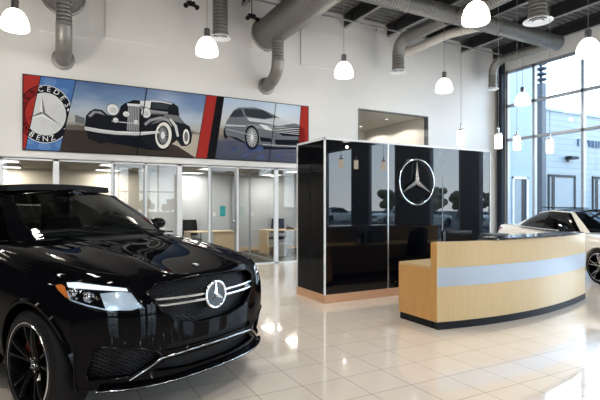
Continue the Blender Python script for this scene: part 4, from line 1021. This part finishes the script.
    sp_.rings(rs); o = sp_.build('front_splitter', M['gblack'], t, 40); MB().tube([r[2]+V((0,0,.002)) for r in rs], .004, 6).build('splitter_edge', M['dchrome'], o, 60)
    for s in (-1,1):
        fn = MB(); q = []
        for z in (.27,.34,.42,.50,.57):
            h, n = sh.hit(V((.5,s*.9,z)), V((.7,s*.7,0))); n = V((n.x,n.y,0)).normalized(); w_ = .034*(1-abs(z-.36)/.24); a_ = V((-n.y,n.x,0))
            q.append([h-n*.02-a_*.012, h+n*max(.004,w_)-a_*.006, h+n*max(.004,w_)+a_*.006, h-n*.02+a_*.012])
        fn.rings(q); fn.build('bumper_fin', M['gblack'], t, 40)
    # headlights
    for sg in (1, -1):
        def mm(mb): return mb if sg > 0 else MB().add([V((p.x,-p.y,p.z)) for p in mb.v], [f[::-1] for f in mb.f])
        L = mm(sh.patch(hl, H, -.032, 0, .03)).build('headlight', M['gblack'], t, 60)
        mm(sh.patch(hl, H, .003, 0, .02)).build('clear_lens', M['lampglass'], L, 60)
        mm(sh.line(hl+hl[:1], H, -.001, .004)).build('lens_edge', M['gblack'], L, 60)
        mm(sh.patch([(.31,-.85,.972),(.397,-.81,.977),(.595,-.743,.960),(.691,-.65,.940),(.70,-.645,.922),(.586,-.773,.938),(.396,-.838,.945),(.33,-.85,.95)], H, -.004, .012, .02)).build('daytime_lamp', M['drl'], L, 60)
        mm(sh.patch([(.232,-.884,.952),(.27,-.868,.962),(.318,-.866,.950),(.37,-.88,.90),(.43,-.9,.875),(.374,-.905,.893),(.29,-.9,.927)], H, -.005, .012, .02)).build('side_marker', M['amber'], L, 60)
        mm(sh.patch([(.61,-.80,.92),(.68,-.70,.925),(.705,-.62,.910),(.768,-.58,.81),(.745,-.65,.797),(.66,-.785,.81)], H, -.014, .01, .02)).build('reflector_bowl', M['led'], L, 60)  # patch painted as the blue-white window reflection in the lens
        for q in ((.46,-.875,.91),(.55,-.835,.89)):
            h, n = sh.hit(V(q), H); hh = h - H*.012; T = Matrix.Translation(hh) @ V((1,0,0)).to_track_quat('X','Z').to_matrix().to_4x4() @ Rm(PI/2,'Y')
            mm(MB().lathe([(.0,.012),(.015,.010),(.026,.0),(.026,-.02),(0,-.02)], T, 24)).build('projector_lens', M['dchrome'], L, 40)
            mm(MB().lathe([(.026,-.002),(.034,.006),(.036,-.004),(.03,-.02)], T, 24, True)).build('projector_ring', M['chrome'], L, 40)
        mm(sh.line([(.36,-.875,.925),(.42,-.895,.875),(.56,-.85,.84),(.66,-.78,.812)], H, -.012, .006)).build('light_guide', M['led'], L, 60)
    # wheels
    st = dict(n=5, spread=.20, twin=True, rim='gblack', edge='satin', spoke='gblack')
    for x in (.05,-2.915):
        for s in (-1,1): wheel((x,s*.855,.385), s, .385, .287, .285, st, t, 'redcal', x>0)
    for x in (.05,-2.915):
        for s in (-1,1):
            a_ = MB(); rs = []
            for k in range(37):
                an = -.45+(PI+.9)*k/36; c, z = math.cos(an), math.sin(an)
                yy = []
                for r in (.432,.438,.475,.478):
                    p = V((x+r*c, s*1.5, .385+r*z)); h = sh.bvh.ray_cast(p, V((0,-s,0)))[0]; yy.append(abs(h.y) if h else .95)
                rs.append([V((x+.430*c, s*(yy[0]-.05), .385+.430*z)), V((x+.433*c, s*(yy[0]+.012), .385+.433*z)), V((x+.452*c, s*(yy[1]+.014), .385+.452*z)), V((x+.48*c, s*(yy[2]-.01), .385+.48*z)), V((x+.47*c, s*(yy[3]-.05), .385+.47*z))])
            if all(q[0].z > .22 or True for q in rs): rs = [q for q in rs if q[0].z > .27 and q[3].z > .27]
            a_.rings(rs); a_.build('wheel_arch_trim', M['paintk'], t, 40)
    gs = dict(base=[(0,(-.42,0,1.225)),(.12,(-.46,-.35,1.222)),(.24,(-.58,-.62,1.21)),(.30,(-.72,-.78,1.19)),(.34,(-.84,-.84,1.185)),(.55,(-1.75,-.87,1.20)),(.75,(-2.75,-.83,1.25)),(.87,(-3.25,-.66,1.27)),(1,(-3.5,0,1.27))],
              roof=[(0,(-1.22,0,1.62)),(.12,(-1.24,-.3,1.615)),(.24,(-1.30,-.52,1.60)),(.30,(-1.36,-.585,1.59)),(.34,(-1.45,-.61,1.60)),(.55,(-1.9,-.62,1.635)),(.75,(-2.5,-.57,1.58)),(.87,(-2.85,-.46,1.50)),(1,(-2.95,0,1.51))],
              cuts=(.25,.305,.55,.57,.80,.87), cx=-1.9, bulge=.035, crown=.045)
    surf = greenhouse(gs, t, ('carglass','carglassd'), 'paintk', 'paintk')
    r_ = MB().grid(lambda i,j: (-1.42-.9*j, (i-.5)*1.06, 1.695+.022*(1-(2*i-1)**2)+.012*j), 16, 4, (0,0,-.06)).build('sunroof_panel', M['black'], t, 40)
    # cowl, wipers, hood details
    MB().grid(lambda i,j: (-.30-.16*j-.26*(2*i-1)**2, (i-.5)*1.5, 1.195+.025*j-.02*(2*i-1)**2), 24, 3, (0,0,-.03)).build('cowl_panel', M['black'], t, 40)
    for p in (((-.40,.62,1.225),(-.62,.15,1.285),(-.60,-.25,1.275)),((-.36,.05,1.23),(-.56,-.35,1.275),(-.62,-.62,1.26))):
        MB().tube(p,.008,6).tube([V(p[1])+V((.0,.25,.0)), V(p[2])],.006,6).build('wiper', M['black'], t, 40)
    for k in range(6):
        for sg in (-1,1):
            b_ = sh.patch([(-.14,sg*(.16+k*.085),1.2),(-.14,sg*(.20+k*.085),1.2),(-.30,sg*(.225+k*.085),1.2),(-.30,sg*(.175+k*.085),1.2)], V((0,.001,1)), .003, .004, .05); b_.build('hood_vent', M['black'], t, 60)
    h, n = sh.hit(V((.64,0,1.05)), V((.001,0,1))); T = Matrix.Translation(h+n*.002) @ n.to_track_quat('Z','X').to_matrix().to_4x4()
    o = MB().lathe([(0,0),(.024,0),(.023,.004),(0,.004)], T, 28).build('hood_badge', M['dchrome'], t, 30); ringmb(.024,.003,T @ Tm(0,0,.003) @ Rm(PI/2,'X'),28).build('badge_ring', M['satin'], o, 60)
    two('hood_gap', sh.line([(.66,-.60,1.),(.45,-.74,1.02),(.1,-.80,1.06),(-.3,-.82,1.1),(-.6,-.84,1.15)], V((0,-.35,1)), .0, .004, mirror=True), M['black'])
    two('hood_crease', sh.line([(.62,-.33,1.),(.3,-.38,1.05),(-.1,-.44,1.1),(-.4,-.5,1.12)], V((0,0.001,1)), -.006, .010, mirror=True), M['paintk'])
    # mirrors
    for s in (-1,1):
        m_ = MB(); m_.ell((-1.08,s*.95,1.29),(.065,.10,.062),seg=20,ring=12); o = m_.build('wing_mirror', M['paintk'], t, 60)
        MB().tube([(-1.0,s*.82,1.21),(-1.03,s*.87,1.25),(-1.07,s*.90,1.27)],[.04,.03,.03],10).build('mirror_arm', M['black'], o, 60)
        MB().ell((-1.135,s*.95,1.29),(.02,.095,.06),seg=20,ring=10).build('mirror_glass', M['chrome'], o, 60)
    # interior seen through the windscreen
    MB().grid(lambda i,j: (-.75-.45*j, (i-.5)*1.36, 1.225+.05*math.sin(PI*j)), 16, 5, (0,0,-.1)).build('dashboard', M['leather'], t, 50)
    for s in (-1,1):
        q = MB().grid(lambda i,j: (-1.95-.16*j, s*.36+(i-.5)*(.48-.08*j), 1.0+.36*j), 8, 8, (-.13,0,0)).build('front_seat', M['leather'], t, 50)
        MB().ell((-2.13,s*.36,1.45),(.055,.13,.085)).build('headrest', M['leather'], q, 60)
        q = MB().grid(lambda i,j: (-2.75-.12*j, s*.36+(i-.5)*(.52-.08*j), 1.0+.3*j), 8, 6, (-.1,0,0)).build('rear_seat', M['leather'], t, 50)
    ringmb(.185,.015,Tm(-1.28,.36,1.16) @ Rm(.42,'Y') @ Rm(PI/2,'Z'),40).build('steering_wheel', M['leather'], t, 60)
    MB().box((-1.32,.2,1.14),(-1.29,.52,1.18)).build('steering_spoke', M['dchrome'], t, bevel=.006)
    MB().box((-1.36,-.11,1.52),(-1.33,.11,1.58)).build('rear_view_mirror', M['gblack'], t, bevel=.01)
    for s in (-1,1):
        MB().tube([(-.6,s*.93,.29),(-1.4,s*.985,.285),(-2.35,s*.93,.29)],.05,10).build('side_sill', M['black'], t, 60)
        MB().box((-1.50,s*1.0-.02,.98),(-1.70,s*1.0+.02,1.02)).build('door_handle', M['paintk'], t, bevel=.01)
        MB().ell((-3.75,s*.70,1.08),(.22,.2,.06)).build('tail_lamp', M['redcal'], t, 60)
    MB().box((-3.9,-.8,.28),(.3,.8,.36)).build('underbody', M['black'], t)
    return t, sh

def sedan(loc, rot, label):
    t = thing('sedan', label, 'car', loc, rot)
    sp = dict(
      xs=[.82,.80,.74,.60,.42,.22,.0,-.3,-.7,-1.2,-1.8,-2.4,-2.9,-3.3,-3.6,-3.74,-3.78],
      ys=[-1,-.975,-.90,-.78,-.5,-.25,0,.25,.5,.78,.90,.975,1],
      zs=[0,.04,.16,.34,.52,.68,.82,.92,.97,1],
      ffall=lambda x: interp(x, [(-.3,0),(.0,.1),(.22,.3),(.42,.55),(.6,.75),(.74,.93),(.82,1)]),
      rfall=lambda x: interp(x, [(-3.78,1),(-3.6,.85),(-3.3,.4),(-2.9,0)]),
      fcurve=lambda a, z: .12*a**2 + .26*a**4.5 + .05*max(0,z-.6)/.4,
      rcurve=lambda a, z: .04*a**2+.26*a**5 + .06*max(0,.5-z),
      ztop=lambda x, a: interp(x, [(-3.78,.98),(-3.5,1.02),(-3.0,1.02),(-2.4,.99),(-1.2,.955),(-.6,.955),(-.2,.93),(.2,.885),(.5,.82),(.7,.76),(.82,.70)]) + interp(a, [(0,0),(.5,0),(.78,-.01),(.9,-.03),(.975,-.06),(1,-.10)])*.7,
      zbot=lambda x: interp(x, [(-3.8,.30),(-3.2,.20),(.5,.19),(.82,.19)]),
      half=lambda x: interp(x, [(-3.8,.80),(-3.4,.86),(-2.7,.895),(-1.3,.885),(0,.895),(.4,.885),(.82,.83)]),
      side=[(0,.93),(.16,.975),(.34,.995),(.52,.985),(.68,1.),(.82,.985),(.92,.95),(.97,.925),(1,.88)])
    sh = Shell(lattice_body(sp), M['paintw']); cut = []
    for x in (0,-2.70):
        for s in (-1,1): cut.append(MB().cyl((x,s*.52,.33),(x,s*1.2,.33),.365,44))
    F = V((1,0,0))
    gr = [(.8,-.36,.70),(.8,-.44,.62),(.8,-.36,.50),(.8,.36,.50),(.8,.44,.62),(.8,.36,.70)]
    cut.append(sh.patch(gr, F, .06, .10, .04))
    body = sh.finish(cut, 'body', M['paintw'], t)
    g = sh.patch(gr, F, -.035, 0, .04).build('grille', M['mesh'], t, 60)
    sh.line([(.8,-.42,.62),(.8,0,.62),(.8,.42,.62)], F, .008, .012).build('grille_blade', M['satin'], g, 60)
    h, n = sh.hit(V((.8,0,.61)), F); T = Tm(h.x+.015,0,.61) @ Rm(PI/2,'Z'); o = ringmb(.085,.009,T,40); q = star(.082,.015,.014,T); o.add(q.v, q.f); o.build('star_badge', M['chrome'], g)
    hl = [(.35,-.84,.76),(.52,-.76,.775),(.70,-.58,.73),(.75,-.52,.66),(.66,-.7,.62),(.5,-.82,.66)]; H = V((.75,-.6,.15)).normalized()
    a_, b_ = sh.patch(hl, H, .004, .01, .04, mirror=True)
    for m_ in (a_, b_): m_.build('headlight', M['led'], t, 60)
    li = [(.6,-.62,.42),(.5,-.8,.42),(.48,-.82,.30),(.66,-.5,.28)]
    a_, b_ = sh.patch(li, V((1,-.7,0)), .003, .004, .04, mirror=True)
    for m_ in (a_, b_): m_.build('corner_intake', M['black'], t, 60)
    tl_ = [(-3.35,-.84,.93),(-3.6,-.80,.95),(-3.7,-.60,.93),(-3.7,-.60,.82),(-3.55,-.8,.80)]
    a_, b_ = sh.patch(tl_, V((-.6,-.75,.1)), .004, .01, .04, mirror=True)
    for m_ in (a_, b_): m_.build('tail_lamp', M['redcal'], t, 60)
    st = dict(n=5, spread=.17, twin=True, rim='gblack', edge='alu', spoke='dchrome')
    for x in (0,-2.70):
        for s in (-1,1): wheel((x,s*.77,.33), s, .33, .245, .23, st, t, 'dchrome', x==0)
    gs = dict(base=[(0,(-.30,0,.955)),(.12,(-.34,-.35,.955)),(.24,(-.48,-.6,.95)),(.30,(-.62,-.74,.94)),(.34,(-.72,-.775,.94)),(.55,(-1.65,-.80,.955)),(.75,(-2.55,-.77,.985)),(.87,(-3.0,-.64,1.0)),(1,(-3.15,0,1.01))],
              roof=[(0,(-1.02,0,1.365)),(.12,(-1.04,-.3,1.36)),(.24,(-1.10,-.48,1.35)),(.30,(-1.16,-.53,1.34)),(.34,(-1.24,-.55,1.35)),(.55,(-1.7,-.565,1.375)),(.75,(-2.15,-.53,1.325)),(.87,(-2.35,-.45,1.285)),(1,(-2.45,0,1.29))],
              cuts=(.25,.30,.55,.565,.79,.87), cx=-1.6, bulge=.03, crown=.045, trim='satin')
    greenhouse(gs, t, ('carglass','carglassd'), 'gblack', 'paintw')
    MB().grid(lambda i,j: (-1.75-.55*j, (i-.5)*.8, 1.42+.02*j), 8, 4, (0,0,.015)).build('sunroof_panel', M['gblack'], t, 40)
    for s in (-1,1):
        o = MB().ell((-.85,s*.94,1.0),(.055,.11,.07),seg=18,ring=10).build('wing_mirror', M['gblack'], t, 60)
        MB().tube([(-.82,s*.78,.96),(-.83,s*.86,.98)],.025,8).build('mirror_arm', M['gblack'], o, 60)
        MB().ell((-.893,s*.94,1.0),(.016,.095,.055),seg=16,ring=8).build('mirror_glass', M['gblack'], o, 60)
        for x in (-1.45,-2.35):
            h = sh.bvh.ray_cast(V((x,s*2,.84)), V((0,-s,0)))[0]
            MB().tube([(x+.09,h.y,.84),(x+.07,h.y+s*.03,.84),(x-.07,h.y+s*.03,.84),(x-.09,h.y,.84)],.011,8).build('door_handle', M['paintw'], t, 60)
        MB().tube([(-.5,s*.83,.24),(-1.3,s*.865,.235),(-2.2,s*.83,.24)],.04,10).build('side_sill', M['paintw'], t, 60)
        for pts in ([(-.62,.92),(-.70,.70),(-.66,.40),(-.72,.27)], [(-1.62,.93),(-1.60,.6),(-1.62,.27)], [(-2.5,.95),(-2.42,.75),(-2.28,.5),(-2.25,.30)]):
            sh.line([(x,s*.9,z) for x,z in pts], V((0,s,.05)), -.001, .0035).build('door_gap', M['black'], t, 60)
        sh.line([(-.25,s*.9,.70),(-1.3,s*.9,.74),(-2.6,s*.9,.80)], V((0,s,.05)), -.004, .007).build('side_crease', M['paintw'], t, 60)
        vs, fs = text_mesh('AMG', .05, .001, Matrix.Diagonal((1,1,1,1)))
    for s in (-1,1):
        q = MB().grid(lambda i,j: (-1.5-.14*j, s*.34+(i-.5)*(.46-.08*j), .85+.34*j), 8, 6, (-.1,0,0)).build('front_seat', M['leather'], t, 50); MB().ell((-1.68,s*.34,1.24),(.05,.12,.07)).build('headrest', M['leather'], q, 60)
    MB().grid(lambda i,j: (-.62-.4*j, (i-.5)*1.2, .965+.03*math.sin(PI*j)), 12, 4, (0,0,-.08)).build('dashboard', M['leather'], t, 50)
    ringmb(.18,.014,Tm(-1.08,.34,.95) @ Rm(.42,'Y') @ Rm(PI/2,'Z'),32).build('steering_wheel', M['leather'], t, 60)
    MB().box((-3.6,-.75,.2),(.3,.75,.28)).build('underbody', M['black'], t)
    return t
SUV, SH = suv()
SED = sedan((9.93,4.78,0), math.radians(-110), 'cream white four-door sedan with black roof parked beside the tall window at the right edge')
# ------------------------------------------------------------------ outside
struct('ground', MB().box((-60,-90,-.3),(95,80,-.13)), M['asphalt'])
t = thing('service_building', 'pale blue-white building with ribbed metal siding and dark framed bay doors outside the window', 'building', (13.75,14,-.13))
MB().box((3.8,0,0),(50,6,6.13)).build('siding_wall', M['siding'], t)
MB().box((3.75,-.06,6.13),(50,6,6.25)).build('parapet_cap', M['outwall'], t)
MB().box((.1,-1.75,0),(3.8,6,8.2)).build('blank_wing', M['outwall'], t)
for x0, x1 in ((7.15,9.32),(10.75,13.2),(14.6,17)):
    d = MB(); d.box((x0,-.05,0),(x0+.12,.02,3.1)); d.box((x1-.12,-.05,0),(x1,.02,3.1)); d.box((x0,-.05,2.98),(x1,.02,3.1)); d.box((x0+.28,-.04,0),(x0+.5,.02,3.0)); d.build('bay_door_frame', M['darkframe'], t)
    MB().box((x0+.12,-.012,0),(x1-.12,-.003,2.98)).build('bay_door_panel', M['baydoor'], t)
d = MB(); d.box((2.3,-1.80,0),(2.38,-1.74,2.75)); d.box((3.15,-1.80,0),(3.25,-1.74,2.75)); d.box((2.3,-1.80,2.67),(3.25,-1.74,2.75)); d.build('side_door_frame', M['white'], t)
MB().box((2.38,-1.765,0),(2.85,-1.752,2.67)).build('side_door_glass', M['baydoor'], t); MB().box((2.85,-1.768,0),(3.15,-1.752,2.67)).build('side_door_leaf', M['darkframe'], t)
for i,(txt,x) in enumerate((('E',9.6),('VILLE',10.95))):
    vs, fs = text_mesh(txt, .5, .03, Tm(x,-.04,4.74) @ Rm(PI/2,'X')); MB().add(vs, fs).build('wall_lettering', M['lettering'], t, fix=False)
t = thing('security_light', 'dark floodlight bracket on the ribbed siding above the bay doors outside', 'light', (22.45,13.98,3.72))
MB().box((-.25,-.35,.02),(.35,-.02,.16)).build('floodlight_head', M['darkframe'], t, bevel=.03); MB().box((-.06,-.02,-.1),(.06,.0,.2)).build('bracket', M['darkframe'], t)
t = thing('canopy_column', 'blue-grey steel column with stacked ring louvres standing outside the tall window', 'column', (15.2,10.43,-.13))
MB().box((-.12,-.12,0),(.12,.12,5.9)).build('column_shaft', M['col'], t, bevel=.01)
MB().cyl((0,0,5.9),(0,0,8),.06,12).build('column_neck', M['col'], t)
for k in range(4): MB().lathe([(0,0),(.19,0),(.2,.03),(.19,.06),(0,.08)], Tm(0,0,6.0+.19*k), 20).build('louvre_ring', M['col'], t, 40)
rnd = random.Random(3)
def tree(x, y, h, i):
    t = thing('roadside_tree', 'round green tree across the car lot, seen only as a reflection in the black wall', 'tree', (x,y,-.13), group='trees across the car lot')
    MB().tube([(0,0,0),(.1,0,h*.25),(0,.1,h*.5)],[.2,.15,.08],8).build('trunk', M['bark'], t, 40)
    c = MB()
    for k in range(16):
        a = rnd.random()*6.28; r = rnd.random()*h*.33; q = .8+rnd.random()*.7
        c.ell((r*math.cos(a), r*math.sin(a), h*(.4+.45*rnd.random())), (q*h*.14,q*h*.14,q*h*.12), seg=10, ring=7)
    c.build('crown', M['leaf'], t, 60)
for i in range(20): tree(40+rnd.random()*10, -40+i*2.5, 3.2+rnd.random()*1.2, i)
for i in range(14): tree(-14+i*3.6+rnd.random()*1.5, -46-rnd.random()*6, 2.2+rnd.random()*1.0, i)
# ------------------------------------------------------------------ sky, sun-less daylight
w = bpy.data.worlds.new('sky'); S.world = w; w.use_nodes = True; nt = w.node_tree
bg = nt.nodes['Background']; tc = nt.nodes.new('ShaderNodeTexCoord'); sx_ = nt.nodes.new('ShaderNodeSeparateXYZ'); r = nt.nodes.new('ShaderNodeValToRGB')
nt.links.new(tc.outputs['Generated'], sx_.inputs[0]); nt.links.new(sx_.outputs['Z'], r.inputs[0]); nt.links.new(r.outputs[0], bg.inputs[0])
e = r.color_ramp.elements; e[0].position = 0; e[0].color = (.90,.95,1,1); e[1].position = .6; e[1].color = (.33,.50,.76,1); k = e.new(.22); k.color = (.60,.77,.97,1)
bg.inputs[1].default_value = SKY
# ------------------------------------------------------------------ camera
cd = bpy.data.cameras.new('camera'); co = bpy.data.objects.new('camera', cd); COL.objects.link(co)
co.location = (0,0,1.5); co.rotation_euler = (PI/2, 0, -math.radians(28.2)); cd.sensor_width = 36; cd.lens = 466/600*36; cd.shift_y = 5/600; cd.clip_start = .05; cd.clip_end = 300
S.camera = co
vs_ = S.view_settings; vs_.view_transform = 'Standard'; vs_.look = 'None'; vs_.gamma = 1; vs_.use_curve_mapping = False; vs_.exposure = EXPO
S.cycles.use_denoising = True; S.cycles.max_bounces = 8; S.cycles.diffuse_bounces = 4; S.cycles.glossy_bounces = 4; S.cycles.transparent_max_bounces = 12; S.cycles.caustics_reflective = False; S.cycles.caustics_refractive = False
S.cycles.sample_clamp_indirect = 6

for i, (x, y, r) in enumerate(((26,-14,0),(27.5,-10.8,180),(25,-24.5,0),(25.5,-20.5,180))):
    c = copy_tree(SED); c.location = (x,y,-.13); c.rotation_euler = (0,0,math.radians(r)); c['label'] = 'pale sedan parked outside in the lot, seen only as a reflection in the black wall'; c['group'] = 'cars parked across the lot'
